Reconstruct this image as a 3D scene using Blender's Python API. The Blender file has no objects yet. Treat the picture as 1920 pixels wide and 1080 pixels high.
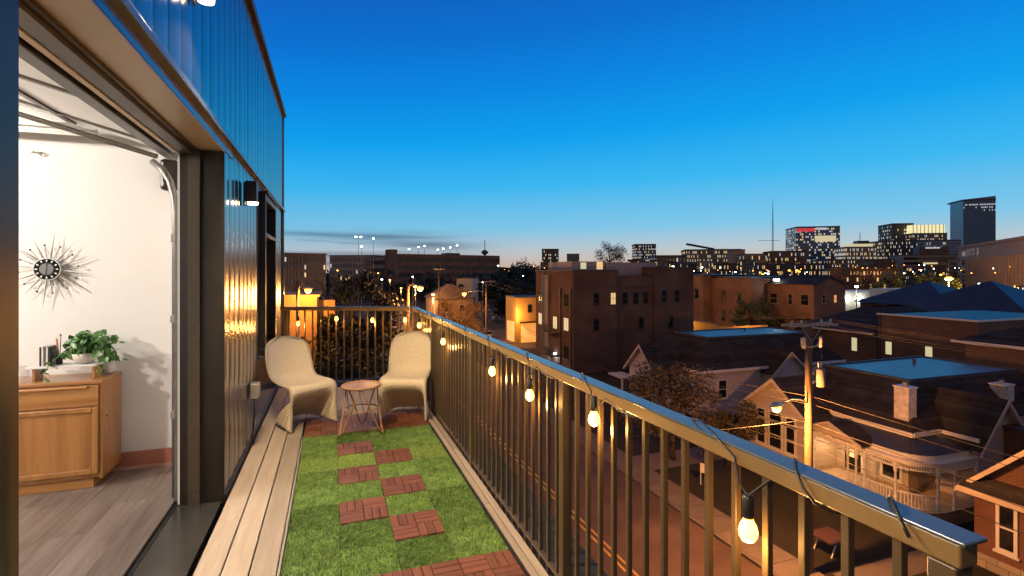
import bpy, math, random
from mathutils import Vector, Matrix
random.seed(7)
S = bpy.context.scene
COL = S.collection
R = math.radians
# ------------------------------------------------------------------ camera
CAMZ, FPX, HOR = 1.54, 940.0, 511.0
TH = math.atan(338 / 940)
SN, CS = math.sin(TH), math.cos(TH)
G = -11.9                                   # street level; the deck floor is z = 0
cd = bpy.data.cameras.new('camera'); cam = bpy.data.objects.new('camera', cd); COL.objects.link(cam)
cam.location = (0, 0, CAMZ); cam.rotation_euler = (R(90), 0, -TH)
cd.sensor_width = 36; cd.lens = 36 * FPX / 1920; cd.shift_y = -(540 - HOR) / 1920
cd.clip_start = .05; cd.clip_end = 6000
S.camera = cam
# ------------------------------------------------------------------ dusk sky
W = bpy.data.worlds.new('World'); S.world = W; W.use_nodes = True
nt = W.node_tree; nt.nodes.clear()
def N(t, **k):
    n = nt.nodes.new(t)
    for a, b in k.items(): setattr(n, a, b)
    return n
def math_(op, a, b=None, c=None):
    n = N('ShaderNodeMath', operation=op)
    for i, v in enumerate((a, b, c)):
        if v is None: continue
        if isinstance(v, (int, float)): n.inputs[i].default_value = v
        else: nt.links.new(v, n.inputs[i])
    return n.outputs[0]
tc = N('ShaderNodeTexCoord'); sp = N('ShaderNodeSeparateXYZ'); nt.links.new(tc.outputs['Generated'], sp.inputs[0])
ramp = N('ShaderNodeValToRGB')
def lin(c): return tuple(((v / 255) / 12.92 if v <= 10 else (((v / 255) + .055) / 1.055) ** 2.4) for v in c)
STOPS = [(0.0, (218, 178, 150)), (0.02, (210, 188, 174)), (0.046, (184, 199, 207)), (0.085, (126, 197, 231)), (0.168, (56, 182, 240)),
         (0.255, (8, 160, 238)), (0.345, (5, 136, 226)), (0.44, (8, 112, 208)), (0.55, (14, 90, 186)), (0.76, (9, 40, 95)), (1.0, (6, 24, 62))]
el = ramp.color_ramp.elements
while len(el) < len(STOPS): el.new(0.5)
for e, (p, c) in zip(el, STOPS): e.position = p; e.color = (*lin(c), 1)
# the afterglow is warmest where the sun went down and fades away from there
GLOW = R(55)
dot = math_('ADD', math_('MULTIPLY', sp.outputs[0], math.sin(GLOW)), math_('MULTIPLY', sp.outputs[1], math.cos(GLOW)))
away = math_('MULTIPLY', math_('SUBTRACT', 1.0, dot), 0.5)
nt.links.new(math_('MULTIPLY', math_('MAXIMUM', sp.outputs[2], 0.0), math_('ADD', .93, math_('MULTIPLY', away, .75))), ramp.inputs[0])
low = math_('POWER', math_('SUBTRACT', 1.0, math_('MAXIMUM', sp.outputs[2], 0.0)), 14.0)
cool = N('ShaderNodeMix', data_type='RGBA', blend_type='MIX')
nt.links.new(math_('MULTIPLY', math_('MINIMUM', math_('MULTIPLY', away, 3.0), 1.0), math_('MULTIPLY', low, .55)), cool.inputs[0])
nt.links.new(ramp.outputs[0], cool.inputs[6]); cool.inputs[7].default_value = (*lin((118, 150, 178)), 1)
# thin streaks of cloud low over the horizon
mp = N('ShaderNodeMapping'); mp.inputs['Scale'].default_value = (1.0, 1.0, 24.0); mp.inputs['Location'].default_value = (3.62, 1.4, 1.35)
mp.inputs['Rotation'].default_value = (R(2.5), R(5.5), 0)
nt.links.new(tc.outputs['Generated'], mp.inputs[0])
cn = N('ShaderNodeTexNoise'); cn.inputs['Scale'].default_value = 1.25; cn.inputs['Detail'].default_value = 4; cn.inputs['Roughness'].default_value = .5
nt.links.new(mp.outputs[0], cn.inputs['Vector'])
cr = N('ShaderNodeMapRange'); cr.inputs[1].default_value = .47; cr.inputs[2].default_value = .60; nt.links.new(cn.outputs[0], cr.inputs[0])
band = N('ShaderNodeMapRange', interpolation_type='SMOOTHSTEP'); band.inputs[1].default_value = .10; band.inputs[2].default_value = .055; nt.links.new(sp.outputs[2], band.inputs[0])
far = N('ShaderNodeMapRange', interpolation_type='SMOOTHSTEP'); far.inputs[1].default_value = .085; far.inputs[2].default_value = .17; nt.links.new(away, far.inputs[0])
cl = N('ShaderNodeMix', data_type='RGBA', blend_type='MIX')
nt.links.new(math_('MULTIPLY', math_('MULTIPLY', cr.outputs[0], band.outputs[0]), math_('MULTIPLY', far.outputs[0], .95)), cl.inputs[0])
nt.links.new(cool.outputs[2], cl.inputs[6]); cl.inputs[7].default_value = (*lin((60, 84, 114)), 1)
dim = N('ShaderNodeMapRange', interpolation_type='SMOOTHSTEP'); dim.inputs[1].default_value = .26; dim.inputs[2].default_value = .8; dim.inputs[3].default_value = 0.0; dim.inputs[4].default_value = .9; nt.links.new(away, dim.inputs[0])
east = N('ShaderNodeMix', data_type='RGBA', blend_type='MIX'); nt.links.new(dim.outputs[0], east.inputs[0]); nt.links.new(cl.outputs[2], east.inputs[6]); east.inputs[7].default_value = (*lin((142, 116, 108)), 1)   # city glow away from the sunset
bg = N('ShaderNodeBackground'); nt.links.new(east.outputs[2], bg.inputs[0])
sky = N('ShaderNodeTexSky', sky_type='NISHITA'); sky.sun_disc = False; sky.sun_elevation = R(-4); sky.sun_rotation = GLOW
bg2 = N('ShaderNodeBackground'); bg2.inputs[1].default_value = .05; nt.links.new(sky.outputs[0], bg2.inputs[0])
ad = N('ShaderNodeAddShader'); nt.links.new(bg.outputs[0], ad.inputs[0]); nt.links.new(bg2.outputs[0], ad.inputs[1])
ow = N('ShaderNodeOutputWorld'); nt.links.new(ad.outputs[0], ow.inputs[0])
# ------------------------------------------------------------------ exposure
S.view_settings.view_transform = 'Standard'; S.view_settings.look = 'None'
S.view_settings.exposure = 0; S.view_settings.gamma = 1; S.view_settings.use_curve_mapping = False
S.render.engine = 'CYCLES'
S.cycles.use_denoising = True; S.cycles.max_bounces = 7; S.cycles.diffuse_bounces = 3; S.cycles.glossy_bounces = 3
S.cycles.transparent_max_bounces = 8; S.cycles.sample_clamp_indirect = 4; S.cycles.use_light_tree = True
# ------------------------------------------------------------------ helpers
def U(px, py, D):                            # point seen at a pixel, D metres ahead
    r = D * (px - 960) / FPX
    return Vector((D * SN + r * CS, D * CS - r * SN, CAMZ - D * (py - HOR) / FPX))
WO = {}
def tag(o, label=None, cat=None, group=None, kind=None):
    if label: o['label'] = label
    if cat: o['category'] = cat
    if group: o['group'] = group
    if kind: o['kind'] = kind
    return o
def thing(name, label, cat, loc=(0, 0, 0), group=None, kind=None):
    o = bpy.data.objects.new(name, None); COL.objects.link(o); o.location = loc; o.empty_display_size = .2
    WO[o.name] = Vector(loc)
    return tag(o, label, cat, group, kind)
class MB:
    def __init__(s): s.v = []; s.f = []; s.m = []; s.uv = None
    def add(s, vs, fs, m=0):
        b = len(s.v); s.v += [tuple(v) for v in vs]; s.f += [tuple(b + i for i in f) for f in fs]; s.m += [m] * len(fs); return s
    def box(s, x0, y0, z0, x1, y1, z1, m=0):
        if x0 > x1: x0, x1 = x1, x0
        if y0 > y1: y0, y1 = y1, y0
        if z0 > z1: z0, z1 = z1, z0
        return s.add([(x0, y0, z0), (x1, y0, z0), (x1, y1, z0), (x0, y1, z0), (x0, y0, z1), (x1, y0, z1), (x1, y1, z1), (x0, y1, z1)],
                     [(3, 2, 1, 0), (4, 5, 6, 7), (0, 1, 5, 4), (1, 2, 6, 5), (2, 3, 7, 6), (3, 0, 4, 7)], m)
    def obox(s, o, u, v, w, m=0):             # oriented box: origin + three edge vectors
        o, u, v, w = map(Vector, (o, u, v, w))
        return s.add([o, o + u, o + u + v, o + v, o + w, o + u + w, o + u + v + w, o + v + w],
                     [(3, 2, 1, 0), (4, 5, 6, 7), (0, 1, 5, 4), (1, 2, 6, 5), (2, 3, 7, 6), (3, 0, 4, 7)], m)
    def quad(s, *p, m=0): return s.add(p, [tuple(range(len(p)))], m)
    def prism(s, poly, h, m=0):               # polygon of 3-D points swept along h
        n = len(poly); h = Vector(h); a = [Vector(p) for p in poly]
        return s.add(a + [p + h for p in a], [tuple(range(n - 1, -1, -1)), tuple(range(n, 2 * n))] + [(i, (i + 1) % n, (i + 1) % n + n, i + n) for i in range(n)], m)
    def tube(s, pts, r, n=8, m=0, cap=True, closed=False):
        P = [Vector(p) for p in pts]; k = len(P); vs = []; prev = None
        for i, p in enumerate(P):
            if closed: t = P[(i + 1) % k] - P[i - 1]
            else: t = P[min(i + 1, k - 1)] - P[max(i - 1, 0)]
            t.normalize()
            a = prev if prev is not None else (Vector((0, 0, 1)) if abs(t.z) < .9 else Vector((1, 0, 0)))
            a = (a - t * a.dot(t)).normalized(); b = t.cross(a); prev = a
            rr = r[i] if isinstance(r, (list, tuple)) else r
            vs += [p + (a * math.cos(2 * math.pi * j / n) + b * math.sin(2 * math.pi * j / n)) * rr for j in range(n)]
        fs = []
        for i in range(k if closed else k - 1):
            q = (i + 1) % k
            fs += [(i * n + j, i * n + (j + 1) % n, q * n + (j + 1) % n, q * n + j) for j in range(n)]
        if cap and not closed: fs += [tuple(range(n - 1, -1, -1)), tuple((k - 1) * n + j for j in range(n))]
        return s.add(vs, fs, m)
    def lathe(s, prof, c=(0, 0, 0), n=20, m=0):
        c = Vector(c); vs = []; k = len(prof)
        for r, z in prof: vs += [c + Vector((r * math.cos(2 * math.pi * j / n), r * math.sin(2 * math.pi * j / n), z)) for j in range(n)]
        fs = []
        for i in range(k - 1): fs += [(i * n + j, i * n + (j + 1) % n, (i + 1) * n + (j + 1) % n, (i + 1) * n + j) for j in range(n)]
        fs += [tuple(range(n - 1, -1, -1)), tuple((k - 1) * n + j for j in range(n))]
        return s.add(vs, fs, m)
    def mesh(s, name, mats, off=Vector((0, 0, 0)), smooth=False):
        me = bpy.data.meshes.new(name); me.from_pydata([tuple(Vector(v) - off) for v in s.v], [], s.f)
        for mm in (mats if isinstance(mats, (list, tuple)) else [mats]): me.materials.append(mm)
        if any(s.m): me.polygons.foreach_set('material_index', s.m)
        if smooth: me.polygons.foreach_set('use_smooth', [True] * len(me.polygons))
        if s.uv:
            l = me.uv_layers.new(name='UVMap')
            for lp in me.loops: l.data[lp.index].uv = s.uv[lp.vertex_index]
        me.update(); return me
    def build(s, name, mats, parent=None, smooth=False, bev=0, kind=None):
        off = WO[parent.name] if parent else Vector((0, 0, 0))
        o = bpy.data.objects.new(name, s.mesh(name, mats, off, smooth)); COL.objects.link(o)
        WO[o.name] = off
        if parent: o.parent = parent
        if bev:
            b = o.modifiers.new('bevel', 'BEVEL'); b.width = bev; b.segments = 2; b.limit_method = 'ANGLE'; b.harden_normals = False
        if kind: o['kind'] = kind
        return o
def inst(name, me, loc, parent=None, rz=0, bev=0, rot=None, scale=None):
    o = bpy.data.objects.new(name, me); COL.objects.link(o); loc = Vector(loc)
    o.location = loc - (WO[parent.name] if parent else Vector((0, 0, 0))); o.rotation_euler = rot or (0, 0, rz)
    if scale: o.scale = scale
    WO[o.name] = loc
    if parent: o.parent = parent
    if bev:
        b = o.modifiers.new('bevel', 'BEVEL'); b.width = bev; b.segments = 1; b.limit_method = 'ANGLE'
    return o
def copy_tree(o, parent=None):
    c = o.copy(); COL.objects.link(c); c.parent = parent
    for ch in list(o.children): copy_tree(ch, c)
    return c
def bx(name, mat, parent, *b, bev=0): return MB().box(*b).build(name, mat, parent, bev=bev)
def lamp(name, kind, loc, watts, col, parent=None, rad=.05, **k):
    l = bpy.data.lights.new(name, kind); l.energy = watts; l.color = col
    if kind in ('POINT', 'SPOT'): l.shadow_soft_size = rad
    for a, b in k.items(): setattr(l, a, b)
    o = bpy.data.objects.new(name, l); COL.objects.link(o); o.location = Vector(loc) - (WO[parent.name] if parent else Vector((0, 0, 0)))
    if parent: o.parent = parent
    return o
# ------------------------------------------------------------------ materials
def nodes(name):
    m = bpy.data.materials.new(name); m.use_nodes = True; t = m.node_tree
    return m, t, t.nodes['Principled BSDF'], (lambda ty, **k: _n(t, ty, k)), t.links.new
def _n(t, ty, k):
    n = t.nodes.new(ty)
    for a, b in k.items(): setattr(n, a, b)
    return n
def shade(c, f): return tuple(max(0, min(1, v * f)) for v in c) + (1,)
def pm(name, col, rough=.6, metal=0, var=.15, scale=6, bump=0, bscale=None, stretch=(1, 1, 1), spec=.5, detail=5, coat=0, rvar=0):
    m, t, p, n, L = nodes(name)
    tcn = n('ShaderNodeTexCoord'); mpn = n('ShaderNodeMapping'); mpn.inputs['Scale'].default_value = stretch; L(tcn.outputs['Object'], mpn.inputs[0])
    nz = n('ShaderNodeTexNoise'); nz.inputs['Scale'].default_value = scale; nz.inputs['Detail'].default_value = detail; nz.inputs['Roughness'].default_value = .6; L(mpn.outputs[0], nz.inputs['Vector'])
    oi = n('ShaderNodeObjectInfo')
    mr = n('ShaderNodeMapRange'); mr.inputs[1].default_value = .28; mr.inputs[2].default_value = .72; L(nz.outputs[0], mr.inputs[0])
    ra = n('ShaderNodeMath', operation='MULTIPLY_ADD'); L(oi.outputs['Random'], ra.inputs[0]); ra.inputs[1].default_value = .3; L(mr.outputs[0], ra.inputs[2])
    mx = n('ShaderNodeMix', data_type='RGBA'); L(ra.outputs[0], mx.inputs[0]); mx.inputs[6].default_value = shade(col, 1 - var); mx.inputs[7].default_value = shade(col, 1 + var)
    L(mx.outputs[2], p.inputs['Base Color'])
    p.inputs['Roughness'].default_value = rough; p.inputs['Metallic'].default_value = metal; p.inputs['Specular IOR Level'].default_value = spec
    if coat: p.inputs['Coat Weight'].default_value = coat; p.inputs['Coat Roughness'].default_value = .15
    if rvar:
        rr = n('ShaderNodeMapRange'); rr.inputs[3].default_value = max(.02, rough - rvar); rr.inputs[4].default_value = rough + rvar; L(nz.outputs[0], rr.inputs[0]); L(rr.outputs[0], p.inputs['Roughness'])
    if bump:
        nb = n('ShaderNodeTexNoise'); nb.inputs['Scale'].default_value = bscale or scale * 4; nb.inputs['Detail'].default_value = 4; L(mpn.outputs[0], nb.inputs['Vector'])
        b = n('ShaderNodeBump'); b.inputs['Strength'].default_value = bump; b.inputs['Distance'].default_value = .02; L(nb.outputs[0], b.inputs['Height']); L(b.outputs[0], p.inputs['Normal'])
    return m
def em(name, col, st, base=(.8, .8, .8)):
    m, t, p, n, L = nodes(name)
    p.inputs['Base Color'].default_value = (*base, 1); p.inputs['Emission Color'].default_value = (*col, 1); p.inputs['Emission Strength'].default_value = st
    return m
def brick(name, c1, c2, mortar, sc=1.0, rough=.85, bw=.5, bh=.25):
    m, t, p, n, L = nodes(name)
    tcn = n('ShaderNodeTexCoord'); s = n('ShaderNodeSeparateXYZ'); L(tcn.outputs['Object'], s.inputs[0])
    a = n('ShaderNodeMath', operation='ADD'); L(s.outputs[0], a.inputs[0]); L(s.outputs[1], a.inputs[1])
    c = n('ShaderNodeCombineXYZ'); L(a.outputs[0], c.inputs[0]); L(s.outputs[2], c.inputs[1])
    b = n('ShaderNodeTexBrick'); b.inputs['Scale'].default_value = sc; b.inputs['Brick Width'].default_value = bw; b.inputs['Row Height'].default_value = bh
    b.inputs['Mortar Size'].default_value = .02; b.inputs['Color1'].default_value = (*c1, 1); b.inputs['Color2'].default_value = (*c2, 1); b.inputs['Mortar'].default_value = (*mortar, 1)
    L(c.outputs[0], b.inputs['Vector'])
    nz = n('ShaderNodeTexNoise'); nz.inputs['Scale'].default_value = .35; nz.inputs['Detail'].default_value = 6; L(tcn.outputs['Object'], nz.inputs['Vector'])
    mr = n('ShaderNodeMapRange'); mr.inputs[1].default_value = .3; mr.inputs[2].default_value = .7; mr.inputs[3].default_value = .72; mr.inputs[4].default_value = 1.2; L(nz.outputs[0], mr.inputs[0])
    mu = n('ShaderNodeMix', data_type='RGBA', blend_type='MULTIPLY'); mu.inputs[0].default_value = 1; L(b.outputs[0], mu.inputs[6]); L(mr.outputs[0], mu.inputs[7]); L(mu.outputs[2], p.inputs['Base Color'])
    bu = n('ShaderNodeBump'); bu.inputs['Strength'].default_value = .5; bu.inputs['Distance'].default_value = .01; L(b.outputs[1], bu.inputs['Height']); bu.invert = True; L(bu.outputs[0], p.inputs['Normal'])
    p.inputs['Roughness'].default_value = rough; p.inputs['Specular IOR Level'].default_value = .15
    return m
def rows(name, col, pitch, rough=.7, depth=.02, var=.1):          # lapped siding or shingle courses
    m, t, p, n, L = nodes(name)
    tcn = n('ShaderNodeTexCoord'); s = n('ShaderNodeSeparateXYZ'); L(tcn.outputs['Object'], s.inputs[0])
    d = n('ShaderNodeMath', operation='DIVIDE'); L(s.outputs[2], d.inputs[0]); d.inputs[1].default_value = pitch
    fr = n('ShaderNodeMath', operation='FRACT'); L(d.outputs[0], fr.inputs[0])
    bu = n('ShaderNodeBump'); bu.inputs['Strength'].default_value = .8; bu.inputs['Distance'].default_value = depth; bu.invert = True; L(fr.outputs[0], bu.inputs['Height']); L(bu.outputs[0], p.inputs['Normal'])
    nz = n('ShaderNodeTexNoise'); nz.inputs['Scale'].default_value = .9; nz.inputs['Detail'].default_value = 8; nz.inputs['Roughness'].default_value = .7; L(tcn.outputs['Object'], nz.inputs['Vector'])
    mr = n('ShaderNodeMapRange'); mr.inputs[1].default_value = .3; mr.inputs[2].default_value = .7; L(nz.outputs[0], mr.inputs[0])
    mx = n('ShaderNodeMix', data_type='RGBA'); L(mr.outputs[0], mx.inputs[0]); mx.inputs[6].default_value = shade(col, 1 - var); mx.inputs[7].default_value = shade(col, 1 + var)
    fl_ = n('ShaderNodeMath', operation='FLOOR'); L(d.outputs[0], fl_.inputs[0]); wn = n('ShaderNodeTexWhiteNoise', noise_dimensions='1D'); L(fl_.outputs[0], wn.inputs['W'])
    cm = n('ShaderNodeMapRange'); cm.inputs[3].default_value = 1 - var * .7; cm.inputs[4].default_value = 1 + var * .7; L(wn.outputs['Value'], cm.inputs[0])
    mu = n('ShaderNodeMix', data_type='RGBA', blend_type='MULTIPLY'); mu.inputs[0].default_value = 1; L(mx.outputs[2], mu.inputs[6]); L(cm.outputs[0], mu.inputs[7]); L(mu.outputs[2], p.inputs['Base Color'])
    p.inputs['Roughness'].default_value = rough; p.inputs['Specular IOR Level'].default_value = .15
    return m
def wood(name, c1, c2, axis, rough=.45, sc=1.0, coat=0):           # grain runs along axis 0/1/2
    st = [14 * sc] * 3; st[axis] = .9 * sc
    m, t, p, n, L = nodes(name)
    tcn = n('ShaderNodeTexCoord'); oi = n('ShaderNodeObjectInfo'); ad_ = n('ShaderNodeVectorMath', operation='ADD')
    L(tcn.outputs['Object'], ad_.inputs[0]); sv = n('ShaderNodeVectorMath', operation='SCALE'); L(oi.outputs['Random'], sv.inputs['Scale']); sv.inputs[0].default_value = (7, 5, 3); L(sv.outputs[0], ad_.inputs[1])
    mpn = n('ShaderNodeMapping'); mpn.inputs['Scale'].default_value = st; L(ad_.outputs[0], mpn.inputs[0])
    nz = n('ShaderNodeTexNoise'); nz.inputs['Scale'].default_value = 1.6; nz.inputs['Detail'].default_value = 7; nz.inputs['Roughness'].default_value = .65; nz.inputs['Distortion'].default_value = .6; L(mpn.outputs[0], nz.inputs['Vector'])
    mr = n('ShaderNodeMapRange'); mr.inputs[1].default_value = .3; mr.inputs[2].default_value = .72; L(nz.outputs[0], mr.inputs[0])
    mx = n('ShaderNodeMix', data_type='RGBA'); L(mr.outputs[0], mx.inputs[0]); mx.inputs[6].default_value = (*c1, 1); mx.inputs[7].default_value = (*c2, 1)
    hv = n('ShaderNodeHueSaturation'); L(mx.outputs[2], hv.inputs['Color'])
    vr = n('ShaderNodeMapRange'); vr.inputs[3].default_value = .82; vr.inputs[4].default_value = 1.16; L(oi.outputs['Random'], vr.inputs[0]); L(vr.outputs[0], hv.inputs['Value']); L(hv.outputs[0], p.inputs['Base Color'])
    b = n('ShaderNodeBump'); b.inputs['Strength'].default_value = .25; b.inputs['Distance'].default_value = .004; L(nz.outputs[0], b.inputs['Height']); L(b.outputs[0], p.inputs['Normal'])
    p.inputs['Roughness'].default_value = rough
    if coat: p.inputs['Coat Weight'].default_value = coat
    return m
def glassy(name, col, rough=.06, spec=.8):
    m, t, p, n, L = nodes(name)
    p.inputs['Base Color'].default_value = (*col, 1); p.inputs['Roughness'].default_value = rough; p.inputs['Specular IOR Level'].default_value = spec
    return m
M = {}
M['clad'] = pm('bronze_cladding', (.30, .29, .28), .2, 1, .12, .7, .12, 1.6, (1, 1, .25), rvar=.05)
M['bronze'] = pm('bronze_frame', (.016, .0115, .0075), .35, .3, .3, 5)
M['bronze_lt'] = pm('bronze_frame_light', (.05, .037, .024), .45, .2, .25, 30, .05)
M['soffit'] = pm('soffit_panel', (.36, .29, .19), .4, .1, .08, 2, .03)
M['black'] = pm('black_metal', (.012, .012, .013), .4, 0, .3, 9)
M['rail'] = pm('bronze_railing', (.085, .058, .03), .32, .25, .1, 10)
M['railtop_lit'] = pm('bronze_top_rail_lit', (.20, .128, .05), .34, .2, .1, 10)  # lighter copy of the railing bronze, warm lamplight put into its colour
M['railcap'] = pm('railing_cap', (.10, .11, .12), .2, .5, .12, 6)
M['plank'] = wood('composite_plank', (.27, .222, .178), (.385, .325, .27), 1, .55, 1.3)
M['tilewood'] = wood('acacia_slat', (.085, .028, .016), (.19, .066, .036), 1, .5, 2.0)
M['tileback'] = pm('tile_backing', (.012, .011, .01), .8)
M['wall_in'] = pm('white_plaster', (.80, .775, .74), .7, 0, .02, 2, .02)
M['ceil'] = pm('white_ceiling', (.8, .78, .75), .8, 0, .02)
M['base'] = pm('terracotta_baseboard', (.33, .115, .075), .5, 0, .08)
M['floorwood'] = wood('grey_brown_floorboard', (.12, .085, .07), (.30, .24, .205), 1, .38, .9)
M['cab'] = wood('maple_cabinet', (.29, .115, .028), (.52, .25, .075), 0, .3, .45, .2)
M['cabv'] = wood('maple_cabinet_upright', (.25, .098, .023), (.49, .225, .065), 2, .3, .45, .2)
M['doorwhite'] = pm('garage_door_panel', (.82, .81, .78), .5, 0, .03)
M['galv'] = pm('galvanised_steel', (.55, .54, .5), .35, .8, .15, 30)
M['track'] = pm('track_steel', (.2, .19, .175), .4, .6, .2, 30)
M['white'] = pm('white_paint', (.75, .73, .7), .5, 0, .06)
M['cream'] = pm('cream_paint', (.6, .5, .4), .6, 0, .1, 3)
M['sill'] = pm('threshold_metal', (.05, .05, .048), .22, .5, .4, 6, rvar=.12)
M['leaf'] = pm('houseplant_leaf', (.075, .19, .045), .4, 0, .45, 12)
M['turf'] = pm('turf_blade', (.16, .27, .06), .65, 0, .55, 14, detail=9)
M['turf2'] = pm('turf_blade_light', (.235, .35, .075), .65, 0, .4, 90)
M['asphalt'] = pm('asphalt', (.11, .07, .05), .8, 0, .35, .35, .3, 30)
M['concrete'] = pm('pavement_concrete', (.15, .125, .105), .85, 0, .25, .8, .2, 12)
M['paint'] = pm('yellow_road_paint', (.55, .33, .06), .7, 0, .2, 4)
M['lawn'] = pm('dry_lawn', (.022, .018, .01), .95, 0, .5, .4, .4, 20)
M['shingle'] = rows('dark_shingle', (.05, .043, .038), .13, .85, .05, .45)
M['metalroof'] = pm('membrane_roof', (.12, .14, .17), .34, .2, .45, .9, rvar=.14)
M['navyroof'] = pm('dark_metal_roof', (.045, .05, .06), .45, .2, .2, .5)
M['siding'] = rows('cream_siding', (.52, .44, .36), .14, .6, .02)
M['siding2'] = rows('lavender_white_siding', (.6, .54, .56), .14, .6, .02)
M['brick'] = brick('brown_brick', (.20, .10, .065), (.16, .075, .05), (.2, .15, .12), 1, .85, .24, .08)
M['brickd'] = brick('dark_brown_brick', (.17, .092, .062), (.135, .07, .048), (.15, .11, .09), 1, .85, .24, .08)
M['brickr'] = brick('red_brick', (.18, .046, .026), (.14, .036, .022), (.19, .13, .1), 1, .85, .23, .075)
M['brickt'] = brick('salmon_brick', (.34, .13, .075), (.28, .1, .06), (.3, .2, .15), 1, .85, .24, .08)
M['stone'] = brick('pale_foundation_stone', (.42, .36, .29), (.34, .29, .23), (.2, .17, .14), 1, .9, .8, .35)
M['tanroof'] = pm('brown_tile_roof', (.17, .105, .07), .8, 0, .25, .6)
M['tan'] = pm('tan_stucco', (.42, .27, .19), .8, 0, .12, .2)
M['ochre'] = pm('ochre_stucco', (.5, .3, .1), .8, 0, .12, .4)
M['grey'] = pm('grey_concrete', (.22, .2, .19), .8, 0, .15, .2)
M['greyl'] = pm('pale_grey_panel', (.34, .31, .31), .7, 0, .12, .2)
M['dark'] = pm('dark_facade', (.075, .065, .06), .6, 0, .2, .2)
M['glass'] = glassy('dark_window_glass', (.012, .014, .018))
M['arm'] = pm('lit_crossarm_wood', (.46, .38, .3), .8, 0, .2, 6)  # pale light on the crossarms is put into this wood colour
M['bglass'] = glassy('blue_curtain_wall', (.05, .19, .38), .15, 1)
M['farglass'] = glassy('far_window_glass', (.05, .075, .11), .2, 1)
M['bark'] = pm('bark', (.07, .05, .035), .9, 0, .3, 6, .4, 20, (1, 1, .3))
M['pole'] = wood('weathered_pole', (.085, .057, .034), (.18, .125, .08), 2, .85, .6)
M['fol_dark'] = pm('dark_foliage', (.014, .02, .01), .5, 0, .5, 2, spec=.25)
M['fol'] = pm('green_foliage', (.05, .062, .022), .6, 0, .45, 2)
M['fol_brown'] = pm('brown_foliage', (.075, .058, .03), .7, 0, .45, 2)
M['fol_gold'] = pm('autumn_foliage', (.42, .26, .06), .7, 0, .35, 2)
M['win_warm'] = em('lit_window_warm', (1, .66, .22), .7)
M['win_pale'] = em('lit_window_pale', (.95, .85, .45), .55)
M['win_cool'] = em('lit_window_cool', (.85, .9, .95), .45)
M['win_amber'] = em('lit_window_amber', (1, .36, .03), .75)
M['sodium'] = em('sodium_lens', (1, .34, .03), 12)
M['ledlens'] = em('led_lens', (.85, 1, .95), 25)
M['bulb'] = em('glowing_bulb', (1, .42, .045), 9)
M['lampwarm'] = em('warm_lamp_lens', (1, .75, .42), 14)
M['red'] = em('red_beacon', (1, .06, .04), 6)
M['rubber'] = pm('tyre_rubber', (.02, .02, .02), .8)
M['chrome'] = pm('bright_metal', (.6, .6, .6), .25, 1, .05)
# ------------------------------------------------------------------ part helpers for buildings
def pt(face, a, u, z, d): return (a - d, u, z) if face == 'x' else (u, a - d, z)
def wbox(mb, face, a, u0, u1, z0, z1, d0, d1, m=0):
    p, q = pt(face, a, u0, z0, d0), pt(face, a, u1, z1, d1); return mb.box(*p, *q, m)
def window(parent, face, a, u, z, w, h, glass='glass', frame='white', mull=(0, 1), t=.09, sill=True):
    """u, z = centre; a = wall plane; face 'x' looks towards -X, 'y' towards -Y"""
    m = MB(); u0, u1, z0, z1 = u - w / 2, u + w / 2, z - h / 2, z + h / 2
    wbox(m, face, a, u0 - t, u0, z0 - t, z1 + t, .0, .07); wbox(m, face, a, u1, u1 + t, z0 - t, z1 + t, 0, .07)
    wbox(m, face, a, u0, u1, z1, z1 + t, 0, .068); wbox(m, face, a, u0, u1, z0 - t, z0, 0, .068)
    if sill: wbox(m, face, a, u0 - t * 1.6, u1 + t * 1.6, z0 - t * 1.7, z0 - t - .002, 0, .13)
    for i in range(mull[0]): uu = u0 + w * (i + 1) / (mull[0] + 1); wbox(m, face, a, uu - t * .25, uu + t * .25, z0, z1, .02, .05)
    for i in range(mull[1]): zz = z0 + h * (i + 1) / (mull[1] + 1); wbox(m, face, a, u0, u1, zz - t * .3, zz + t * .3, .021, .052)
    f = m.build('window', M[frame], parent)
    wbox(MB(), face, a, u0, u1, z0, z1, .008, .02).build('pane', M[glass], f)
    return f
# ================================================================== THE GROUND
def struct(o): o['kind'] = 'structure'; return o
struct(MB().quad((-2500, -1500, G), (3500, -1500, G), (3500, 4500, G), (-2500, 4500, G)).build('ground', M['lawn']))
RC = [(12.6, -60), (12.6, 40), (12.6, 92), (16, 130), (26, 190), (42, 300), (52, 480)]
def ribbon(mb, pts, o0, o1, z, m=0):
    L_, R_ = [], []
    for i, p in enumerate(pts):
        a, b = Vector(pts[max(i - 1, 0)]), Vector(pts[min(i + 1, len(pts) - 1)]); t = (b - a).normalized(); nn = Vector((t.y, -t.x))
        L_.append(Vector(p) + nn * o0); R_.append(Vector(p) + nn * o1)
    for i in range(len(pts) - 1): mb.quad((*L_[i], z), (*R_[i], z), (*R_[i + 1], z), (*L_[i + 1], z), m=m)
    return mb
road = struct(ribbon(MB(), RC, -5.6, 5.7, G + .004).build('road', M['asphalt']))
for o0, o1 in ((-.22, -.10), (.10, .22)): ribbon(MB(), RC[:3], o0, o1, G + .009).build('lane_line', M['paint'], road)
struct(MB().quad((-90, 82.6, G + .006), (260, 82.6, G + .006), (260, 89.5, G + .006), (-90, 89.5, G + .006)).build('cross_street', M['asphalt']))
pv = struct(MB().box(18.3, -60, G - .05, 18.48, 75, G + .14).build('kerb', M['concrete']))
side = thing('sidewalk', 'concrete pavement slabs along the far side of the street', 'pavement', (18.5, 0, G)); side['kind'] = 'structure'
del side['label'], side['category']
slab = MB().box(.01, .012, -.05, 1.88, 1.488, .135).mesh('slab', M['concrete'])
for i in range(60): inst('slab', slab, (18.5, -14 + i * 1.5, G), side)
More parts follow.
